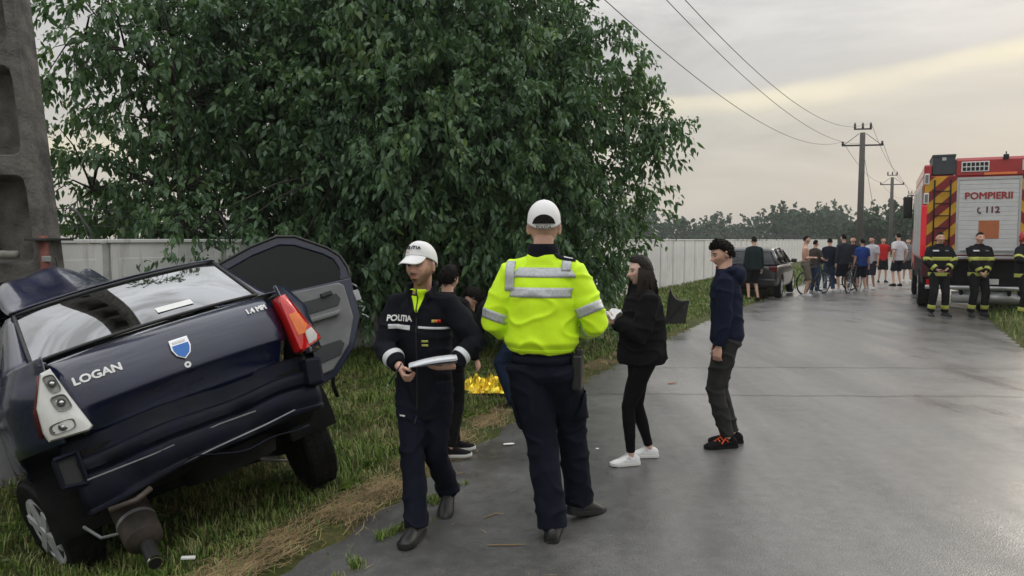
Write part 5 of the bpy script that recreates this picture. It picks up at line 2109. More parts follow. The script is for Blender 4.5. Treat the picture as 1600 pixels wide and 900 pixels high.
def officer_hivis():
    loc, rz = (.165, 4.15), -.25
    F = frame(loc, rz)
    tors = [(.09, .174, .132), (.14, .184, .146), (.19, .204, .164), (.32, .192, .156), (.56, .192, .150), (.74, .186, .136), (.85, .156, .114), (.93, .112, .092), (1.0, .084, .080), (1.03, .078, .078)]
    p = person((loc[0], loc[1], 0), rz, 'police officer seen from behind in a fluorescent yellow jacket and white cap', H=1.83, lean=(0, .03), head=(.20, -.06, 0), bulk=1.0, shoulder=.97, head_s=1.03,
               feet=[(F(.225, 4.07, 0), .12, 0), (F(.395, 4.36, .035), -.55, .22)],
               hands=[(-.17, .20, 1.08), (.20, .24, 1.12)], poles=[(-.55, -.9, -.3), (.6, -.9, -.3)],
               hand_cfg=[dict(curl=.5, nrm=(1, 0, 0), thumb=(0, .3, 1)), dict(curl=.5, nrm=(-1, 0, 0), thumb=(0, .3, 1))],
               top=dict(mat='hivis', hem=1.0, torso=tors, sw=1.14, sleeve=.94), bottom=dict(mat='navy_trouser', r=1.13, prof=[.100, .098, .088, .076, .074, .072, .076], brk=.03),
               shoes=('leather', 'black', None, 1.12), hair=dict(stubble=1), seed=3, jacket_wr=.009, trouser_wr=.009)
    s, r, top = p.s, p.root, p.top
    zt = lambda z: (z - p.pel.z) / (p.nk.z - p.pel.z)
    a, b = p.pel, p.nk
    for z0, z1, sk in ((1.325, 1.378, 0), (1.432, 1.485, 0)):
        band(p.top_bvh, a, b, zt(z0), zt(z1), X_, Y_, rad(209), rad(338), M['reflect'], top)
    for x, zc_, hh_ in ((-.165, 1.49, .25), (.145, 1.55, .14)):
        patch(p.top_bvh, V3(x, -.1, zc_), X_, Z_, V3(0, 1, -.25).normalized(), .050, hh_, M['reflect'], top, 'reflective_band', nx=4, nz=10)
    for k, t0, t1 in ((1, .62, .80), (1, 1.05, 1.23), (0, .78, .96)):
        A, B = (p.sh[k], p.el[k]) if t0 < 1 else (p.el[k], p.wr[k])
        if t0 >= 1:
            t0, t1 = t0 - .95, t1 - .95
        ax = (B - A).normalized()
        u = ax.orthogonal().normalized()
        band(p.top_bvh, A, B, t0, t1, u, ax.cross(u), 0, 2 * math.pi, M['reflect'], top, n=32, off=.004, lim=.105)
    band(p.top_bvh, a, b, .105, .135, X_, Y_, rad(180), rad(360), M['hivis'], top, 'waistband', n=40, off=.004)
    # dark collar, epaulette, belt
    cu = MB()
    rings = []
    for z, ra in ((-.02, .088), (.035, .084), (.07, .080), (.072, .076), (.03, .074)):
        rings.append([p.nk + p.up * z * s + (X_ * math.cos(t) * ra + Y_ * (math.sin(t) * ra * .98 + .005)) * s for t in np.linspace(0, 2 * math.pi, 33)[:-1]])
    cu.loft(rings, cap=False)
    cu.build('collar', M['navy_cloth'], top, smooth=True)
    patch(p.top_bvh, p.sh[1] + V3(-.05, -.02, .2), V3(1, 0, -.22).normalized(), Y_, V3(0, 0, -1), .13, .05, M['navy_cloth'], top, 'epaulette', off=.006)
    patch(p.top_bvh, p.sh[1] + V3(-.03, -.02, .2), V3(1, 0, -.22).normalized(), Y_, V3(0, 0, -1), .05, .012, M['reflect_white'], top, 'rank_bar', off=.010)
    bz = p.pel.z + .015 * s
    MB().loft([[V3(math.cos(t) * .168 * s, math.sin(t) * .126 * s, z) for t in np.linspace(0, 2 * math.pi, 41)[:-1]] for z in (bz - .02, bz + .022)], cap=False).build('belt', M['navy_trouser'], r, smooth=True, solid=.006)
    MB().box((.195 * s, -.0, p.pel.z - .05), (.055, .10, .20)).build('holster', M['leather'], r, bevel=.015)
    MB().box((.205 * s, -.01, p.pel.z + .05), (.04, .05, .07)).build('pistol_grip', M['black_plastic'], r, bevel=.012)
    for k in range(2):                                   # cargo pockets
        q = p.hp[k].lerp(p.kn[k], .62)
        sg = -1 if k == 0 else 1
        patch(p.bottom_bvh, q + V3(sg * .05, 0, 0), Y_, Z_, V3(-sg, .0, 0), .14, .17, M['navy_trouser'], p.bottom, 'cargo_pocket', off=.014)
    make_cap(p, 1.05, back=True)
    return p


officer_hivis()


def officer_notes():
    loc, rz = (-.510, 4.30), math.pi - .22
    F = frame(loc, rz)
    tors = [(-.41, .190, .148), (-.30, .192, .150), (-.10, .188, .146), (.20, .182, .140), (.55, .190, .142), (.74, .186, .130), (.85, .158, .112), (.93, .118, .094), (.98, .100, .088)]

    def collar(g, p):
        for k in (-1, 1):
            pts = [p.nk + (X_ * k * .030 + Y_ * .085 - Z_ * .10) * p.s, p.nk + (X_ * k * .072 + Y_ * .075 - Z_ * .01) * p.s, p.nk + (X_ * k * .090 + Y_ * .02 + Z_ * .035) * p.s, p.nk + (X_ * k * .075 - Y_ * .05 + Z_ * .045) * p.s, p.nk + (-Y_ * .075 + Z_ * .048) * p.s]
            g.tube(pts, [(.016, .022)] * 5, 8)
    p = person((loc[0], loc[1], 0), rz, 'young bearded police officer in a navy jacket walking with a notepad', H=1.62, lean=(0, .04), head=(-.25, .02, .04), bulk=.98, shoulder=1.0, beard=1, head_s=1.07, voxel=.0048,
               pelvis=(0, -.02), drop=.02,
               feet=[(F(-.390, 4.52, .055), .15, .42), (F(-.525, 4.06, 0), -.05, 0)][::1],
               hands=[F(-.335, 4.04, .955), F(-.605, 4.06, .945)], poles=[(-1, -.5, -.3), (1, -.5, -.3)],
               hand_cfg=[dict(dir=(.75, .35, -.05), nrm=(0, 0, 1), thumb=(.3, .9, .2), curl=.25), dict(dir=(-.45, .45, -.55), nrm=(-.7, -.2, -.4), thumb=(-.2, .9, .5), curl=[.75, .8, .9, .95])],
               top=dict(mat='navy_cloth', hem=.71, torso=tors, sw=1.08, collar=0, extra=(collar,), sleeve=.95), bottom=dict(mat='navy_trouser', r=1.06, prof=[.096, .092, .082, .072, .070, .069, .072], brk=.03),
               shoes=('leather', 'black', None, 1.08), hair=dict(stubble=1), seed=9, jacket_wr=.009, trouser_wr=.009)
    s, r, top = p.s, p.root, p.top
    nz = p.nk.z
    # high-visibility undershirt in the collar gap
    patch(p.top_bvh, p.nk + V3(.0, .3, -.085), X_, Z_, V3(0, -1, 0), .001, .001, M['hivis'], top, 'placeholder') if False else None
    tri = [(-.042, .058), (.042, .058), (.010, -.075), (-.010, -.075)]
    G = []
    for i in range(7):
        t = i / 6
        w = .048 * (1 - t) + .006
        zz = nz + .018 - .13 * t
        row = []
        for j in range(7):
            x = -w + 2 * w * j / 6
            hh, nr, ix, ds = p.top_bvh.ray_cast(V3(x, .5, zz), V3(0, -1, 0), 1)
            y = (hh.y if hh is not None else .1)
            row.append(V3(x, y + .004, zz))
        G.append(row)
    MB().grid(G).build('undershirt', M['hivis'], r, smooth=True, solid=.003)
    MB().tube([g[3] + V3(0, .004, 0) for g in G], .004, 5).build('shirt_zip', M['black'], r)
    # reflective chest bands, name tape, badges
    front_text(p, 'POLITIA', .046, .102, nz - .148, M['white'], top, xs=.92)
    D = V3(0, -1, 0)
    patch(p.top_bvh, V3(.098, .4, nz - .195), X_, Z_, D, .125, .026, M['reflect_white'], top, 'reflective_band', skew=.006, off=.009)
    patch(p.top_bvh, V3(-.090, .4, nz - .205), X_, Z_, D, .155, .026, M['reflect_white'], top, 'reflective_band', skew=.010, off=.011)
    for x, m in ((-.092, 'hivis_dull'), (-.108, 'lamp_orange'), (-.124, 'lamp_red')):
        patch(p.top_bvh, V3(x, .4, nz - .160), X_, Z_, D, .015, .017, M[m], top, 'flag_patch', nx=2, nz=2)
    patch(p.top_bvh, V3(-.050, .4, nz - .272), X_, Z_, D, .036, .012, M['hivis_dull'], top, 'badge_patch', nx=3, nz=2)
    patch(p.top_bvh, V3(-.050, .4, nz - .295), X_, Z_, D, .036, .012, M['hivis_dull'], top, 'badge_patch', nx=3, nz=2)
    # zip line
    MB().tube([(p.top_bvh.ray_cast(V3(.0, .6, z), D, 1)[0] or V3(0, .15, z)) + V3(0, .002, 0) for z in np.linspace(nz - .14, p.pel.z - .22, 16)], .0035, 5).build('zip', M['black_plastic'], top)
    for k, t0, t1 in ((0, .52, .66), (1, .52, .66)):
        A, B = p.el[k], p.wr[k]
        ax = (B - A).normalized()
        u = ax.orthogonal().normalized()
        band(p.top_bvh, A, B, t0, t1, u, ax.cross(u), 0, 2 * math.pi, M['reflect_white'], top, n=28, off=.0035, lim=.10)
    # reflective flash on the trouser leg
    patch(p.bottom_bvh, p.hp[1].lerp(p.kn[1], .45) + V3(.02, .3, .0), X_, Z_, D, .035, .010, M['white'], p.bottom, 'leg_badge', nx=3, nz=2)
    make_cap(p, 1.09, text='POLITIA')
    return p


po = officer_notes()


def notepad():
    """open notepad resting on the officer's left hand, with a pen in his right"""
    c = Vector((-.420, 3.985, .992))
    R = Matrix.Rotation(rad(8), 4, 'Z') @ Matrix.Rotation(rad(2), 4, 'X') @ Matrix.Rotation(rad(-5), 4, 'Y')
    o = empty('notepad', c, 0, 'white notepad held open by the bearded officer', 'notepad')
    o.matrix_world = Matrix.Translation(c) @ R
    for k in range(6):
        G = []
        for i in range(7):
            u = i / 6
            x = -.13 + .25 * u
            z = .0022 * k + .004 * math.sin(2.2 * u + .2) - (.020 * (1 - u) ** 3 if k > 2 else .010 * (1 - u) ** 3)
            G.append([V3(x + .004 * (k % 3), y, z) for y in (-.06, .06)])
        MB().grid(G).build('page', M['paper'], o, smooth=True, solid=.0012)
    MB().bx(-.12, .125, -.062, .062, -.010, -.006).build('backing_board', M['trim_dark'], o, bevel=.002)
    q = empty('pen', Vector((-.610, 3.99, .945)), 0, 'dark pen in the right hand of the bearded officer', 'pen')
    MB().tube([(-.045, -.02, -.075), (0, 0, 0), (.02, .01, .034)], .0042, 8).build('barrel', M['black_plastic'], q, smooth=True)
    MB().tube([(-.053, -.0235, -.088), (-.045, -.02, -.075)], [.001, .0042], 8).build('tip', M['galv'], q, smooth=True)


notepad()


def woman():
    loc, rz = (.945, 5.44), math.pi / 2 + .12
    F = frame(loc, rz)
    tors = [(-.12, .185, .160), (0, .190, .175), (.25, .172, .165), (.55, .178, .160), (.78, .178, .135), (.90, .155, .108), (.97, .110, .086), (1.04, .082, .078), (1.08, .08, .076)]
    p = person((loc[0], loc[1], 0), rz, 'woman with long dark hair in black leggings and white trainers', H=1.515, female=True, head=(.05, -.10, 0), bulk=1.22, legs=1.05,
               feet=[(F(.865, 5.40, 0), .10, 0), (F(1.035, 5.60, 0), -.12, 0)],
               hands=[F(.745, 5.36, 1.06), F(.755, 5.47, 1.04)], poles=[(-.8, -.8, -.4), (.8, -.8, -.4)],
               hand_cfg=[dict(dir=(.25, 1, .12), nrm=(.5, -.1, .8), thumb=(.6, .3, .7), curl=.6), dict(dir=(-.25, 1, .1), nrm=(-.5, -.1, .8), thumb=(-.6, .3, .7), curl=.6)],
               top=dict(mat='black_cloth', hem=.87, torso=tors, sw=1.02, sleeve=.97), bottom=dict(mat='legging', prof=[.102, .094, .076, .057, .056, .043, .040], end=.965, name='leggings'),
               shoes=('sneaker', 'sole_white', 'sneaker', 1.04), hair=dict(mat='hair_brown', long=.33, thick=.016, front=.85), skin='skin_pale', seed=14, trouser_wr=.002, jacket_wr=.009)
    t = MB()
    rng = random.Random(2)
    c = Vector((.722, 5.37, 1.115))
    G = []
    for i in range(8):
        row = []
        for j in range(9):
            u, v = i / 7 - .5, j / 8 - .5
            row.append(V3(u * .10 + .018 * math.sin(9 * v + 3), v * .12 + .012 * math.sin(8 * u), .035 * math.sin(7 * u + 4 * v) - .05 * (u * u + v * v) + rng.uniform(-.006, .006)))
        G.append(row)
    o = MB().grid(G).build('tissue', M['white_matte'], None, smooth=True, solid=.002)
    o.location = c
    tag(o, "crumpled white tissue in the long-haired woman's hands", 'tissue')


woman()


def young_man():
    loc, rz = (1.715, 5.98), math.pi / 2 - .30
    F = frame(loc, rz)
    tors = [(-.10, .160, .122), (-.05, .178, .140), (.02, .186, .150), (.25, .180, .140), (.55, .190, .140), (.78, .194, .128), (.90, .168, .108), (.97, .115, .090), (1.03, .088, .085), (1.06, .085, .085)]

    def hood(g, p):
        g.ball(p.nk + V3(0, -.10, -.03) * p.s, (.115 * p.s, .075 * p.s, .085 * p.s), 18, 12)
        g.tube([p.nk + V3(-.09, .04, -.02), p.nk + V3(-.105, -.04, .02), p.nk + V3(0, -.11, .035), p.nk + V3(.105, -.04, .02), p.nk + V3(.09, .04, -.02)], .032, 10)
    p = person((loc[0], loc[1], 0), rz, 'young man in a navy hooded top and grey trousers looking down', H=1.64, lean=(0, .05), head=(.45, -.34, 0), bulk=.98, pelvis=(0, .0),
               feet=[(F(1.70, 5.87, 0), .50, 0), (F(1.785, 6.02, 0), .25, 0)],
               hands=[(-.20, .06, .80), (.20, .07, .81)], poles=[(-.5, -1, 0), (.5, -1, 0)],
               hand_cfg=[dict(curl=.5, thumb=(.3, 1, 0)), dict(curl=.5, thumb=(-.3, 1, 0))],
               top=dict(mat='navy_hoodie', hem=.885, torso=tors, sw=1.05, extra=(hood,), name='hooded_top'), bottom=dict(mat='grey_trouser', r=1.06, prof=[.098, .094, .084, .074, .070, .060, .052], end=.985),
               shoes=('black_cloth', 'rubber', 'orange_lace', 1.08), hair=dict(mat='hair_dark', thick=.012, front=.66, back=-.45), seed=21, trouser_wr=.009, jacket_wr=.009)


young_man()


def hidden_pair():
    loc, rz = (-.50, 5.72), -.55
    F = frame(loc, rz)
    person((loc[0], loc[1], 0), rz, 'dark-haired person in a black jacket half hidden behind the officer with the notepad', H=1.44, head=(-.1, -.25, 0), lean=(0, .04), voxel=.007,
           feet=[(F(-.44, 5.80, .0), -.8, 0), (F(-.46, 5.62, 0), -.9, 0)], hands=[(-.20, .10, .75), (.22, .08, .73)],
           top=dict(mat='black_cloth', hem=.80), bottom=dict(mat='legging', prof=[.094, .088, .075, .062, .058, .05, .048]), shoes=('black_cloth', 'sole_white', None), hair=dict(mat='hair_dark', thick=.02, front=.7, back=-.7), seed=31)
    loc, rz = (.04, 7.25), math.pi / 2 - .1
    F = frame(loc, rz)
    person((loc[0], loc[1], 0), rz, 'person in black jacket and blue jeans bending over the grass behind the yellow jacket', H=1.70, lean=(0, 1.28), head=(0, -.5, 0), voxel=.008, pelvis=(0, -.12), drop=.10,
           feet=[(F(.02, 7.15, 0), .15, 0), (F(.16, 7.35, 0), -.2, 0)], hands=[(-.15, .60, .30), (.16, .58, .32)], poles=[(-1, 0, 0), (1, 0, 0)],
           top=dict(mat='black_cloth', hem=.86), bottom=dict(mat='jeans', r=1.05), shoes=('rubber', 'sole_white', None), hair=dict(mat='hair_dark', thick=.016, front=.75, back=-.5), seed=33)


hidden_pair()


# ------------------------------------------------------------------ firefighters
def firefighter(px, d, rz, label, helmet=False, arms=0, cap=True):
    loc = ((px - 800) / FPX * d, d)
    hands = [[(-.10, .20, 1.02), (.12, .22, 1.0)], [(-.06, .20, .96), (.05, .21, .94)], [(-.28, .10, .88), (.20, .25, 1.15)]][arms]
    p = person((loc[0], loc[1], 0), rz, label, H=1.79, near=False, voxel=.009, bulk=1.12, shoulder=1.04, hands=hands, poles=[(-1, -.3, -.2), (1, -.3, -.2)],
               feet=[((-.15, 0, 0), .2, 0), ((.15, 0.05, 0), -.2, 0)], top=dict(mat='fire_coat', hem=.80, name='fire_coat', sw=1.12), bottom=dict(mat='fire_coat', r=1.16), shoes=('leather', 'black', None, 1.1),
               hair=dict(mat='hair_dark', thick=.009, front=.8, back=-.2), group='firefighters', seed=int(px))
    a, b = p.pel, p.nk
    zt = lambda z: (z - a.z) / (b.z - a.z)
    band(p.top_bvh, a, b, zt(1.19), zt(1.265), X_, Y_, 0, 2 * math.pi, M['hivis_dull'], p.top, n=40, off=.006)
    for z in (.86,):
        o = band(p.top_bvh, V3(a.x, a.y, .7), V3(a.x, a.y, 1.0), (z - .7) / .3, (z + .075 - .7) / .3, X_, Y_, 0, 2 * math.pi, M['hivis_dull'], p.top, n=40, off=.006)
    for k in range(2):
        for (A, B, t0, t1) in ((p.sh[k], p.el[k], .72, .92), (p.el[k], p.wr[k], .62, .85)):
            ax = (B - A).normalized()
            u = ax.orthogonal().normalized()
            band(p.top_bvh, A, B, t0, t1, u, ax.cross(u), 0, 2 * math.pi, M['hivis_dull'], p.top, n=20, off=.006, lim=.12)
        A, B = p.kn[k], p.ank[k]
        ax = (B - A).normalized()
        band(p.bottom_bvh, A, B, .62, .82, X_, Y_, 0, 2 * math.pi, M['hivis_dull'], p.bottom, n=20, off=.006)
    patch(p.top_bvh, V3(.11, .4, 1.40), X_, Z_, V3(0, -1, 0), .11, .028, M['reflect_white'], p.top, 'name_tape', off=.006)
    patch(p.top_bvh, V3(-.11, .4, 1.40), X_, Z_, V3(0, -1, 0), .09, .022, M['trim_grey'], p.top, 'name_tape', off=.006)
    if helmet:
        G = []
        for i in range(10):
            t = i / 9
            row = []
            for j in range(33):
                az = 2 * math.pi * j / 32
                el = math.pi / 2 + (-.05 - (.5 if math.cos(az) < -.1 else 0) * 1 - math.pi / 2) * t
                dd, rr = head_surf(az, el)
                row.append(p.hc + p.HR @ ((dd * (rr + .035 + (.02 if t > .9 else 0)) + V3(0, -.005, .012)) * p.s))
            G.append(row)
        h = MB().grid(G).build('helmet', M['helmet_red'], p.root, smooth=True, solid=.008)
        MB().ball(p.hc + p.HR @ (V3(0, .115, .055) * p.s), (.03, .014, .03), 12, 8, p.HR).build('helmet_crest', M['white'], h, smooth=True)
        MB().grid([[p.hc + p.HR @ (V3(math.sin(az) * .095, .03 + math.cos(az) * .095, z) * p.s) for az in np.linspace(-1.1, 1.1, 11)] for z in (-.02, .03)]).build('visor', M['glass_dark'], h, smooth=True)
    elif cap:
        G = [[p.hc + p.HR @ ((head_surf(az, el)[0] * (head_surf(az, el)[1] + .016) + V3(0, 0, .004)) * p.s) for az in np.linspace(0, 2 * math.pi, 25)] for el in np.linspace(1.55, .42, 7)]
        MB().grid(G).build('dark_cap', M['black_cloth'], p.root, smooth=True, solid=.006)
    return p


M['fire_coat'] = pmat('fire_coat', (.012, .012, .014), .9, var=.25, nscale=8, bump=.3, bscale=20, spec=.12)
M['helmet_red'] = pmat('helmet_red', (.45, .012, .015), .25, var=.05, coat=.6)
firefighter(1467, 16.2, math.pi - .15, 'bareheaded firefighter standing left of the shutter, hands together', arms=0, cap=False)
firefighter(1529, 16.2, math.pi - .1, 'firefighter standing in front of the middle of the shutter', arms=1, cap=False)
firefighter(1600, 15.6, math.pi + .5, 'firefighter with a red helmet at the right edge of the picture', helmet=True, arms=2)


# ------------------------------------------------------------------ onlookers further down the road
def tint(name, col):
    M[name] = pmat(name, col, .9, var=.15, nscale=8, bump=.2, bscale=20, spec=.12)


for nm, c in (('c_green', (.014, .024, .026)), ('c_pink', (.36, .20, .17)), ('c_khaki', (.15, .135, .105)), ('c_brown', (.055, .045, .038)), ('c_navy', (.014, .017, .032)), ('c_slate', (.025, .028, .040)),
              ('c_blue', (.02, .06, .26)), ('c_white', (.52, .52, .55)), ('c_red', (.42, .022, .022)), ('c_black', (.010, .010, .011)), ('c_denim', (.04, .065, .12)), ('c_grey', (.16, .16, .17))):
    tint(nm, c)


def onlooker(px, py, H, rz, label, top, bottom, short_sleeve=True, end=.5, shoes=('c_white', 'sole_white'), hair='hair_dark', arms=0, seed=0, lean=(0, 0), bulk=1.0):
    d = FPX * CAMZ / (py - HOR)
    loc = ((px - 800) / FPX * d, d)
    hands = [[(-.25, .05, .82), (.25, .03, .82)], [(-.06, .20, 1.10), (.06, .21, 1.12)], [(-.24, .06, .84), (.18, .25, 1.0)], [(-.22, -.06, .95), (.22, -.06, .95)]][arms]
    person((loc[0], loc[1], 0), rz, label, H=H, near=False, voxel=.011, hands=hands, lean=lean, bulk=bulk,
           feet=[((-.12, .02 * (seed % 3), 0), .2, 0), ((.12, -.03 * (seed % 2), 0), -.2, 0)],
           top=dict(mat=top, hem=.86, sleeve=.38 if short_sleeve else 1.0, name='shirt', collar=0) if top else None,
           bottom=dict(mat=bottom, end=end, r=1.08, name='shorts' if end < .6 else 'trousers'), shoes=shoes, hair=dict(mat=hair, thick=.010, front=.78, back=-.25), group='onlookers down the road', seed=seed)


onlooker(1178, 470, 1.72, .2, 'onlooker in a dark green hooded top standing behind the parked car', 'c_green', 'c_black', False, .5, ('c_black', 'rubber'), seed=1, arms=0, bulk=1.1)
onlooker(1258, 463, 1.74, -1.9, 'bare-chested onlooker in khaki shorts beside the parked car', None, 'c_khaki', True, .52, arms=1, seed=2)
onlooker(1273, 458, 1.62, -1.2, 'onlooker in a brown shirt next to the bare-chested man', 'c_brown', 'c_denim', True, 1.0, arms=2, seed=3)
onlooker(1296, 455, 1.68, -.3, 'onlooker in a navy shirt and jeans holding a bicycle', 'c_navy', 'c_denim', False, 1.0, arms=2, seed=4)
onlooker(1318, 456, 1.80, .3, 'onlooker in a slate hooded top in the middle of the group', 'c_slate', 'c_navy', False, .52, arms=0, seed=5, bulk=1.1)
onlooker(1332, 453, 1.74, 2.6, 'onlooker in dark clothes in the middle of the group, facing the camera', 'c_navy', 'c_black', False, 1.0, arms=1, seed=6)
onlooker(1347, 456, 1.66, .1, 'onlooker in a bright blue shirt with bare legs', 'c_blue', 'c_navy', True, .5, arms=0, seed=7)
onlooker(1362, 452, 1.74, 2.2, 'onlooker in a pale shirt behind the bright blue shirt', 'c_white', 'c_slate', True, .52, arms=2, seed=8)
onlooker(1379, 441, 1.72, 2.9, 'onlooker in a red shirt and black shorts', 'c_red', 'c_black', True, .5, ('c_black', 'rubber'), arms=3, seed=9)
onlooker(1403, 447, 1.86, .15, 'tall onlooker in a white shirt and navy shorts, nearest the fire engine', 'c_white', 'c_navy', True, .48, ('c_black', 'rubber'), arms=3, seed=10, bulk=1.08)
onlooker(1418, 440, 1.68, 2.6, 'onlooker in a grey shirt partly hidden by the fire engine', 'c_grey', 'c_black', True, .5, arms=0, seed=11)
# ================================================================== FIRE ENGINE
def chevron_mat():
    m = bpy.data.materials.new('chevron')
    m.use_nodes = True
    t = m.node_tree
    p = t.nodes['Principled BSDF']
    p.inputs['Roughness'].default_value = .4
    tc = N(t, 'ShaderNodeTexCoord')
    sep = N(t, 'ShaderNodeSeparateXYZ')
    LK(t, tc.outputs['Object'], sep.inputs[0])
    # stripes rise towards the middle of the rear face on both sides
    k = MATH(t, 'ADD', MATH(t, 'MULTIPLY', MATH(t, 'ABSOLUTE', sep.outputs[0]), .95), sep.outputs[2])
    fr = MATH(t, 'FRACT', MATH(t, 'MULTIPLY', k, 1 / .47))
    n = N(t, 'ShaderNodeTexNoise', Scale=3.0, Detail=5.0)
    LK(t, tc.outputs['Object'], n.inputs[0])
    c = MIXC(t, MATH(t, 'GREATER_THAN', fr, .5), (.62, .33, .015), (.22, .012, .016))
    c = MIXC(t, 1, c, RAMP(t, n.outputs[0], [(.3, .75), (.7, 1.1)]), 'MULTIPLY')
    LK(t, c, p.inputs['Base Color'])
    return m


M['chevron'] = chevron_mat()
M['fire_red'] = pmat('fire_red', (.36, .010, .014), .35, var=.12, coat=.5, nscale=3)
M['fire_dark'] = pmat('fire_dark', (.010, .010, .011), .7, var=.3, spec=.2)
M['shutter'] = pmat('shutter', (.58, .59, .60), .45, metal=.15, var=.06, nscale=4)
M['alu'] = pmat('alu', (.48, .49, .50), .4, metal=.6, var=.1)
M['orange_plate'] = pmat('orange_plate', (.42, .13, .05), .6, var=.1)
M['letter_red'] = pmat('letter_red', (.32, .02, .022), .5, var=.05)
M['letter_dark'] = pmat('letter_dark', (.12, .022, .03), .5, var=.05)
M['box_grey'] = pmat('box_grey', (.045, .052, .06), .6, var=.15)
M['emblem'] = pmat('emblem', (.12, .20, .34), .5, var=.25, nscale=9)


def fire_engine():
    d0 = 17.0
    hd = rad(26.3)
    left = Vector(((1437 - 800) / FPX * d0, d0, 0))
    rt = Vector((math.cos(hd), -math.sin(hd), 0))
    c = left + rt * 1.27
    root = empty('fire_engine', c, -hd, 'red fire engine with striped rear and grey shutter parked on the right', 'fire engine')
    B = lambda *a: MB().bx(*a)
    W = 1.25
    B(-W, W, .03, 5.6, 1.18, 3.05).build('body', M['fire_red'], root, bevel=.03)
    cab = MB()
    prof = [(5.7, .75), (7.6, .75), (7.75, 1.4), (7.6, 2.3), (7.35, 3.0), (5.7, 3.05)]
    cab.loft([[Vector((x, y, z)) for y, z in prof] for x in (-W * .98, W * .98)])
    cb = cab.build('cab', M['fire_red'], root, bevel=.05)
    for s in (-1, 1):
        B(s * (W * .985), s * (W * .985 + .01), 5.95, 7.2, 1.95, 2.75).build('side_window', M['glass_dark'], cb)
    # side lockers on both flanks
    for s in (-1, 1):
        for k in range(3):
            y = .25 + 1.75 * k
            lk = B(s * W, s * (W + .012), y, y + 1.55, 1.25, 2.85).build('side_shutter', M['alu'], root, bevel=.004)
            for j in range(15):
                z = 1.28 + j * .105
                B(s * (W + .012), s * (W + .018), y + .02, y + 1.53, z, z + .095).build('shutter_slat', M['alu'], lk)
    # rear face: two striped pillars and the roller shutter between
    for s in (-1, 1):
        x0, x1 = s * .585, s * 1.22
        B(min(x0, x1), max(x0, x1), .0, .03, 1.20, 3.03).build('striped_panel', M['chevron'], root)
    fr = MB()
    fr.bx(-.60, .60, -.012, .02, 2.93, 2.99)
    fr.bx(-.60, -.555, -.012, .02, 1.36, 2.93)
    fr.bx(.555, .60, -.012, .02, 1.36, 2.93)
    fr.bx(-.60, .60, -.012, .02, 1.30, 1.36)
    fr.build('shutter_frame', M['alu'], root, bevel=.004)
    sh = B(-.555, .555, .010, .02, 1.36, 2.93).build('shutter', M['shutter'], root)
    for j in range(16):
        z = 1.362 + j * .098
        o = B(-.553, .553, -.002, .010, z, z + .094)
        o.build('shutter_slat', M['shutter'], sh, bevel=.004)
    B(-.5, .5, -.03, -.004, 1.38, 1.41).build('shutter_bar', M['alu'], sh)

    def rt_text(s, size, x, z, mat, bold=.008, xs=1.0):
        Mt = Matrix.Translation((x, -.008, z)) @ Matrix.Rotation(rad(90), 4, 'X')
        text_obj('lettering', s, size, mat, Mt, sh, depth=.008, fat=.006, xs=xs)
    rt_text('POMPIERII', .205, .0, 2.58, M['letter_red'], .001, xs=.98)
    rt_text('112', .19, .075, 2.275, M['letter_dark'], .0035)
    # telephone handset sign before the number
    hs = MB()
    hs.tube([(-.165, -.010, 2.33), (-.195, -.010, 2.29), (-.185, -.010, 2.235), (-.135, -.010, 2.205)], [.020, .012, .012, .020], 8)
    hs.build('handset_sign', M['letter_dark'], sh, smooth=True)
    B(-.165, .215, -.010, -.004, 1.66, 2.05).build('orange_plate', M['orange_plate'], sh)
    # top beam with lamp grilles
    tb = MB()
    tb.loft([[Vector((x, y, z)) for y, z in ((.0, 3.03), (.0, 3.36), (.05, 3.42), (.5, 3.42), (.5, 3.03))] for x in (-.62, 1.22)])
    t = tb.build('top_beam', M['fire_red'], root, bevel=.01)
    for xc in (-.27, .85):
        f = B(xc - .26, xc + .26, -.02, .0, 3.11, 3.33).build('lamp_grille', M['white'], t, bevel=.006)
        for i in range(6):
            for j in range(2):
                x = xc - .205 + i * .082
                z = 3.17 + j * .10
                B(x - .031, x + .031, -.026, -.0205, z - .038, z + .038).build('grille_cell', M['black'], f)
    B(.24, .34, -.05, .03, 3.36, 3.46).build('rear_camera', M['black_plastic'], t, bevel=.01)
    MB().tube([(.29, 0, 3.44), (.29, 0, 3.52)], .012, 6).build('aerial', M['black_plastic'], t)
    B(-.1, .5, -.014, 0, 3.035, 3.085).build('yellow_mark', M['lamp_orange'], t)
    bx = B(-1.08, -.64, .05, 1.4, 3.07, 3.50).build('roof_box', M['box_grey'], root, bevel=.015)
    B(-1.09, -.63, .04, 1.41, 3.46, 3.515).build('box_lid', M['box_grey'], bx, bevel=.01)
    B(-.9, -.82, .03, .05, 3.38, 3.45).build('box_latch', M['alu'], bx)
    B(-1.245, -1.09, .0, 5.0, 3.03, 3.30).build('roof_rail', M['fire_red'], root, bevel=.04)
    for z in (2.98, 2.55):
        l = B(-1.235, -1.135, -.022, .0, z - .12, z + .12).build('marker_lamp', M['white'], root, bevel=.01)
        B(-1.215, -1.155, -.028, -.0225, z - .09, z + .09).build('marker_cell', M['trim_grey'], l)
    B(-1.275, -1.16, -.03, .06, 1.25, 2.40).build('tail_lamp', M['tail_red'], root, bevel=.015)
    B(1.16, 1.275, -.03, .06, 1.25, 2.40).build('tail_lamp', M['tail_red'], root, bevel=.015)
    # ladder on the left pillar
    ld = MB()
    for x in (-1.03, -.72):
        ld.tube([(x, -.05, 1.25), (x, -.05, 2.95)], .016, 6)
    L = ld.build('ladder_rail', M['fire_dark'], root, smooth=True)
    for z in np.arange(1.35, 2.95, .27):
        MB().tube([(-1.03, -.05, z), (-.72, -.05, z)], .014, 6).build('ladder_rung', M['fire_dark'], L)
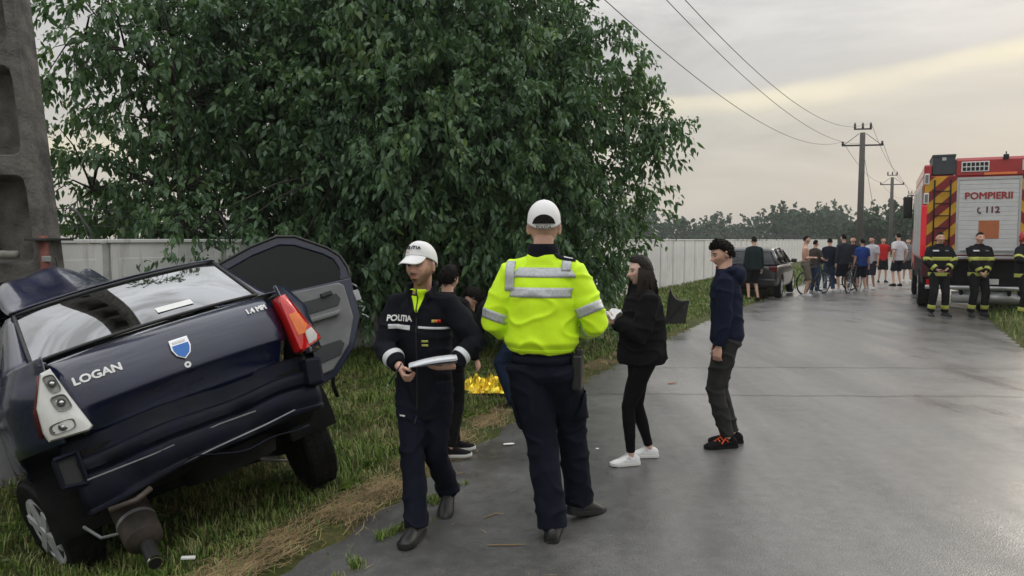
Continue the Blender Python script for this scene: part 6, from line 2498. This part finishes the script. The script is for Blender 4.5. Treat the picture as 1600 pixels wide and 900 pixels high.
    for z, r in ((2.42, .17), (1.62, .16)):
        MB().lathe([(-.008, r), (-.001, r)], (.93, 0, z), 'Y', 28).build('round_emblem', M['emblem'], root)
    # lower rear: dark chassis, step, underride bar, hose reel drum
    B(-1.2, 1.2, .12, 5.5, .62, 1.18).build('chassis', M['fire_dark'], root, bevel=.02)
    B(-1.24, -.62, .02, .14, .80, 1.19).build('lower_panel', M['fire_red_dark'], root, bevel=.02)
    B(.62, 1.24, .02, .14, .80, 1.19).build('lower_panel', M['fire_red_dark'], root, bevel=.02)
    B(-.62, .62, -.06, .10, 1.21, 1.27).build('rear_step', M['alu'], root, bevel=.01)
    MB().tube([(-1.15, -.05, .58), (1.15, -.05, .58)], .045, 10).build('underride_bar', M['alu'], root, smooth=True)
    MB().tube([(-.62, .12, .36), (.55, .12, .36), (.70, .12, .30)], [.13, .13, .06], 16).build('underbody_tank', M['alu'], root, smooth=True)
    for s in (-1, 1):
        B(s * 1.0 - .13, s * 1.0 + .13, .0, .03, .62, .75).build('lamp_cluster', M['lamp_red'], root, bevel=.01)
        MB().tube([(s * .45, .0, .62), (s * .45, .04, .40)], .04, 8).build('bar_mount', M['fire_dark'], root)
    B(-.25, .25, -.01, .02, .66, .78).build('number_plate', M['white'], root, bevel=.004)
    MB().tube([(-1.24, 6.9, 2.98), (-1.40, 7.0, 3.0), (-1.40, 7.0, 2.9)], .02, 6).build('mirror_arm', M['black_plastic'], root)
    B(-1.52, -1.27, 6.93, 7.07, 2.28, 2.95).build('wing_mirror', M['black_plastic'], root, bevel=.04)
    for y in (1.9, 6.4):
        for s in (-1, 1):
            wheel(root, (s * 1.07, y, .5), s, R=.5, W=.34, rim='alu', spokes=8)
    for s in (-1, 1):
        wheel(root, (s * 1.06, 0.62, .48), s, R=.48, W=.32, rim='alu', spokes=8) if False else None
        B(s * 1.05 - .17, s * 1.05 + .17, 1.30, 1.31, .12, .7).build('mud_flap', M['rubber'], root)
    return root


M['tail_red'] = pmat('tail_red', (.85, .01, .03), .25, var=.05, coat=.5)
M['fire_red_dark'] = pmat('fire_red_dark', (.07, .008, .012), .5, var=.3)
fire_engine()


# ================================================================== PARKED CAR
def parked_car():
    hd = rad(27)
    rtv = Vector((math.cos(hd), -math.sin(hd), 0))
    corner = Vector(((1217 - 800) / FPX * 20.3, 20.3, 0))
    c = corner - rtv * .86
    root = empty('parked_car', (c.x, c.y, .015), -hd, 'dark grey hatchback parked on the verge in front of the wall', 'car')
    pm = pmat('paint_dark_grey', (.016, .017, .021), .35, var=.1, coat=.4, nscale=3)
    st = [(-.02, .60, .46, .70), (-.015, .76, .38, .84), (.06, .83, .31, .91), (.30, .85, .28, .93), (.9, .87, .22, .95), (2.0, .875, .22, .94), (3.0, .87, .22, .92), (3.6, .85, .24, .82), (3.95, .80, .30, .74), (4.12, .70, .36, .66), (4.13, .5, .44, .58)]
    rings = []
    for y, w, zl, zb in st:
        zm = zl + (zb - zl) * .5
        half = [(w * .80, zl), (w * .96, zl + .06), (w, zm), (w * .98, zb - .10), (w * .93, zb), (w * .6, zb + .015), (0, zb + .03)]
        rings.append([Vector((x, y, z)) for x, z in half] + [Vector((-x, y, z)) for x, z in half[-2::-1]])
    tmp = MB().loft(rings).build('body', pm, None, smooth=True, subsurf=2)
    cut = MB()
    for y in (.78, 3.35):
        cut.lathe([(-1.2, .355), (1.2, .355)], (0, y, .31), 'X', 40)
    ct = cut.build('cutter', pm, None)
    bo = tmp.modifiers.new('cut', 'BOOLEAN')
    bo.object = ct
    bo.operation = 'DIFFERENCE'
    dg = bpy.context.evaluated_depsgraph_get()
    bme = bpy.data.meshes.new_from_object(tmp.evaluated_get(dg))
    bpy.data.objects.remove(tmp)
    bpy.data.objects.remove(ct)
    bme.set_sharp_from_angle(angle=rad(40))
    body = link(bpy.data.objects.new('body', bme), root)
    MB().bx(-.55, .55, .15, 3.9, .26, .7).build('underbody', M['underbody'], root)
    gs = [(.06, .66, .92, .78, .95), (.46, .62, 1.28, .80, .95), (.74, .60, 1.36, .80, .95), (1.4, .62, 1.40, .82, .95), (2.1, .61, 1.37, .82, .95), (2.45, .60, 1.30, .81, .94), (3.05, .66, .96, .78, .92)]
    rings = []
    for y, wt, zt, wb, zb in gs:
        if zt < 1.0:
            zt = zb + .02
            wt = wb - .03
        half = [(wb, zb), ((wb + wt) / 2 + .02, (zb + zt) / 2), (wt, zt - .03), (wt * .85, zt), (0, zt + .015)]
        rings.append([Vector((x, y, z)) for x, z in half] + [Vector((-x, y, z)) for x, z in half[-2::-1]])
    gh = MB().loft(rings).build('windows', M['glass_dark'], root, smooth=True)
    # roof skin and pillars, proud of the glass
    R = []
    for y, wt, zt, wb, zb in gs[1:6]:
        R.append([Vector((x * (wt + .02), y, zt + .016 - .03 * abs(x) ** 6)) for x in np.linspace(-1, 1, 11)])
    MB().grid(R).build('roof', pm, root, smooth=True, solid=.02)
    for s in (-1, 1):
        for a, b, r in (((.80, .10, .94), (.63, .48, 1.29), .05), ((.81, 1.0, .95), (.635, .95, 1.37), .03), ((.82, 1.9, .95), (.635, 1.75, 1.38), .025), ((.79, 3.05, .95), (.62, 2.45, 1.31), .03), ((.635, .46, 1.30), (.64, 2.45, 1.31), .025)):
            MB().tube([(s * a[0], a[1], a[2]), (s * b[0], b[1], b[2])], r, 8).build('pillar', pm, root, smooth=True)
        MB().bx(s * .60, s * .82, -.012, .16, .74, .90).build('tail_lamp', M['lamp_dark_red'], root, bevel=.03)
        MB().box((s * .95, 2.55, 1.0), (.16, .10, .12)).build('wing_mirror', pm, root, bevel=.03)
        for y in (.78, 3.35):
            wheel(root, (s * .755, y, .31), s, R=.31, W=.2)
        for z0, y in ((.86, 1.25), (.86, 2.2)):
            MB().box((s * .885, y, z0), (.02, .16, .03)).build('door_handle', pm, root, bevel=.006)
    MB().bx(-.78, .78, -.05, .10, .36, .56).build('rear_bumper', pm, root, bevel=.04)
    MB().bx(-.26, .26, -.062, -.052, .60, .71).build('number_plate', M['white'], root, bevel=.003)


parked_car()


# ================================================================== BICYCLES
def bicycle(px, py, rz, label, col):
    d = FPX * CAMZ / (py - HOR)
    root = empty('bicycle', ((px - 800) / FPX * d, d, 0), rz, label, 'bicycle', 'bicycles held by the onlookers')
    fm = pmat('bike_paint', col, .4, var=.1)
    for y in (-.52, .52):
        w = bpy.data.objects.new('wheel', None)
        link(w, root)
        w.location = (0, y, .33)
        ring = [(0, .32 * math.cos(t), .32 * math.sin(t)) for t in np.linspace(0, 2 * math.pi, 33)]
        MB().tube(ring, .020, 6).build('tyre', M['rubber'], w, smooth=True)
        MB().tube([(0, .295 * math.cos(t), .295 * math.sin(t)) for t in np.linspace(0, 2 * math.pi, 33)], .009, 5).build('rim', M['silver'], w, smooth=True)
        for k in range(14):
            t = 2 * math.pi * k / 14
            MB().tube([(0, 0, 0), (0, .29 * math.cos(t), .29 * math.sin(t))], .0025, 3).build('spoke', M['silver'], w)
        MB().tube([(-.04, 0, 0), (.04, 0, 0)], .02, 8).build('hub', M['silver'], w)
    f = MB()
    hd, bb, st, ra, fa = (0, .36, .82), (0, -.05, .30), (0, -.20, .78), (0, -.52, .33), (0, .52, .33)
    for a, b in ((hd, bb), (hd, st), (bb, st), (bb, ra), (st, ra), ((0, .33, .95), fa)):
        f.tube([a, b], .017, 7)
    f.build('frame', fm, root, smooth=True)
    MB().tube([(0, .33, .93), (0, .32, 1.02), (-.10, .34, 1.04), (-.28, .26, 1.03)], .012, 6).build('handlebar', M['black_plastic'], root, smooth=True)
    MB().tube([(0, .32, 1.02), (.10, .34, 1.04), (.28, .26, 1.03)], .012, 6).build('handlebar', M['black_plastic'], root, smooth=True)
    MB().tube([(0, -.34, .90), (0, -.22, .90), (0, -.08, .89)], [(.07, .03), (.05, .028), (.02, .02)], 10).build('saddle', M['black_plastic'], root, smooth=True)
    MB().tube([st, (0, -.225, .88)], .013, 6).build('seat_post', M['silver'], root)
    MB().lathe([(.02, .09), (.028, .09)], (0, -.05, .30), 'X', 20).build('chainring', M['black_plastic'], root)
    for s in (-1, 1):
        MB().tube([(s * .05, -.05, .30), (s * .07, -.05 + s * .12, .30 - s * .10)], .010, 5).build('crank', M['silver'], root)
        MB().box((s * .12, -.05 + s * .12, .30 - s * .10), (.09, .08, .02)).build('pedal', M['black_plastic'], root)


bicycle(1272, 459, rad(-55), 'bicycle standing beside the brown shirt onlooker', (.03, .03, .035))
bicycle(1308, 454, rad(-75), 'bicycle in front of the onlooker in jeans', (.10, .02, .02))
bicycle(1334, 457, rad(-40), 'bicycle leaning in the middle of the group', (.05, .06, .07))


# ================================================================== LOOSE THINGS
def foil_mat():
    m = bpy.data.materials.new('gold_foil')
    m.use_nodes = True
    p = m.node_tree.nodes['Principled BSDF']
    t = m.node_tree
    tc = N(t, 'ShaderNodeTexCoord')
    n = N(t, 'ShaderNodeTexNoise', Scale=9.0, Detail=3.0)
    LK(t, tc.outputs['Object'], n.inputs[0])
    LK(t, RAMP(t, n.outputs[0], [(.35, (.78, .50, .03)), (.65, (.95, .80, .08))]), p.inputs['Base Color'])
    p.inputs['Metallic'].default_value = .7
    p.inputs['Roughness'].default_value = .2
    return m


M['foil'] = foil_mat()


def foil_blanket():
    rng = random.Random(8)
    G = []
    nx, ny = 34, 20
    for j in range(ny):
        row = []
        for i in range(nx):
            u, v = i / (nx - 1) - .5, j / (ny - 1) - .5
            x = u * .72 + .05 * noise.noise(Vector((u * 5, v * 5, 2)))
            y = v * .55 + .05 * noise.noise(Vector((u * 5, v * 5, 7)))
            e = max(0, 1 - (2 * u) ** 4) * max(0, 1 - (2 * v) ** 4)
            z = e * (.05 + .08 * math.exp(-((u - .33) / .16) ** 2) + .08 * abs(noise.noise(Vector((u * 7, v * 6, 0)))) + .045 * rng.uniform(-1, 1) + .09 * noise.noise(Vector((u * 12, v * 9, 4)))) + .01
            row.append(Vector((x, y, max(.004, z))))
        G.append(row)
    o = MB().grid(G).build('foil_blanket', M['foil'], None)
    o.location = (-.23, 7.95, .05)
    tag(o, 'crumpled gold foil rescue blanket lying on the grass', 'blanket')


foil_blanket()


def fender():
    d = 14.2
    c = at(1060, 505, d)
    root = empty('torn_fender', (c.x, c.y, .03), rad(-8), 'torn black car fender standing on the grass beside the road', 'car part')
    out = [(-.24, .0), (.13, .02), (.20, .46), (.06, .44), (-.05, .48), (-.12, .57), (-.155, .68), (-.20, .50)]
    G = []
    mb = MB()
    n = len(out)
    rings = []
    for y in (-.01, .01):
        rings.append([Vector((x, y + .28 * (x + .02) ** 2 * 3 + .05 * z * z, z)) for x, z in out])
    mb.loft(rings)
    mb.build('skin', M['black_plastic'], root, bevel=.004)
    MB().tube([(-.155, .06, .68), (-.12, .07, .57), (-.05, .05, .48), (.06, .04, .44), (.20, .06, .46)], .014, 6).build('arch_lip', M['black_plastic'], root, smooth=True)
    MB().box((-.27, .03, .04), (.10, .06, .07), Matrix.Rotation(.4, 3, 'Y')).build('torn_bracket', M['black_plastic'], root, bevel=.01)


fender()


def scrap(px, py, outline, th, mat, label, name, rz=0, tilt=0, dz=.005, cat='debris'):
    d = FPX * CAMZ / (py - HOR)
    x = (px - 800) / FPX * d
    z = max(0, float(ground_h(x, d))) if x > float(edge_x(d)) else float(ground_h(x, d)) + .02
    mb = MB()
    n = len(outline)
    mb.loft([[Vector((a, b, 0)) for a, b in outline], [Vector((a * .97, b * .97, th)) for a, b in outline]])
    o = mb.build(name, mat, None, bevel=th * .25)
    o.location = (x, d, z + dz)
    o.rotation_euler = (tilt, tilt * .6, rz)
    tag(o, label, cat)


q = [(-.05, -.018), (.03, -.022), (.055, .0), (.035, .022), (-.02, .016), (-.052, .008)]
scrap(795, 699, [(a * .9, b * .9) for a, b in q], .004, M['white_matte'], 'small white paper scrap on the asphalt near the straw', 'paper_scrap', .2)
scrap(281, 891, [(-.035, -.012), (.035, -.012), (.035, .012), (-.035, .012)], .012, M['lamp_white'], 'white plastic shard on the grass beside the exhaust tail pipe', 'plastic_shard', .25, .1, .03)
scrap(435, 741, [(-.14, -.012), (.13, -.014), (.14, .01), (-.13, .014)], .014, M['galv'], 'bent grey trim strip in the grass under the raised wheel', 'trim_strip', .1, .05, .04)
scrap(1052, 601, [(-.05, -.02), (0, -.012), (.07, .006), (.02, .016), (-.04, .012)], .006, M['orange_plate'], 'reddish leaf-like scrap on the wet road behind the woman', 'red_scrap', .1)
scrap(790, 864, [(-.10, -.004), (.09, -.005), (.10, .003), (-.09, .004)], .005, M['straw'], 'pale stick lying on the asphalt in front of the yellow jacket', 'stick', .05)
scrap(714, 747, [(-.05, -.004), (.05, -.005), (.05, .003), (-.05, .004)], .004, M['straw'], 'short pale stick on the asphalt beside the officer with the notepad', 'stick', .7)
scrap(935, 707, [(-.012, -.01), (.014, -.012), (.012, .012), (-.01, .01)], .005, M['white_matte'], 'tiny white chip on the road between the yellow jacket and the woman', 'plastic_shard', .3)
scrap(767, 815, [(-.06, -.004), (.06, -.005), (.06, .004), (-.06, .003)], .004, M['straw'], 'thin straw stalk on the asphalt between the two officers', 'stick', .8)


# ------------------------------------------------------------------ air
def haze():
    m = bpy.data.materials.new('haze')
    m.use_nodes = True
    t = m.node_tree
    t.nodes.clear()
    out = N(t, 'ShaderNodeOutputMaterial')
    v = N(t, 'ShaderNodeVolumePrincipled')
    v.inputs['Color'].default_value = (.86, .89, .92, 1)
    v.inputs['Density'].default_value = .0007
    v.inputs['Anisotropy'].default_value = .2
    LK(t, v.outputs[0], out.inputs['Volume'])
    o = MB().bx(-420, 620, -120, 620, -2.5, 16).build('haze', m)
    tag(o, kind='stuff')


HAZE = True
if HAZE:
    haze()
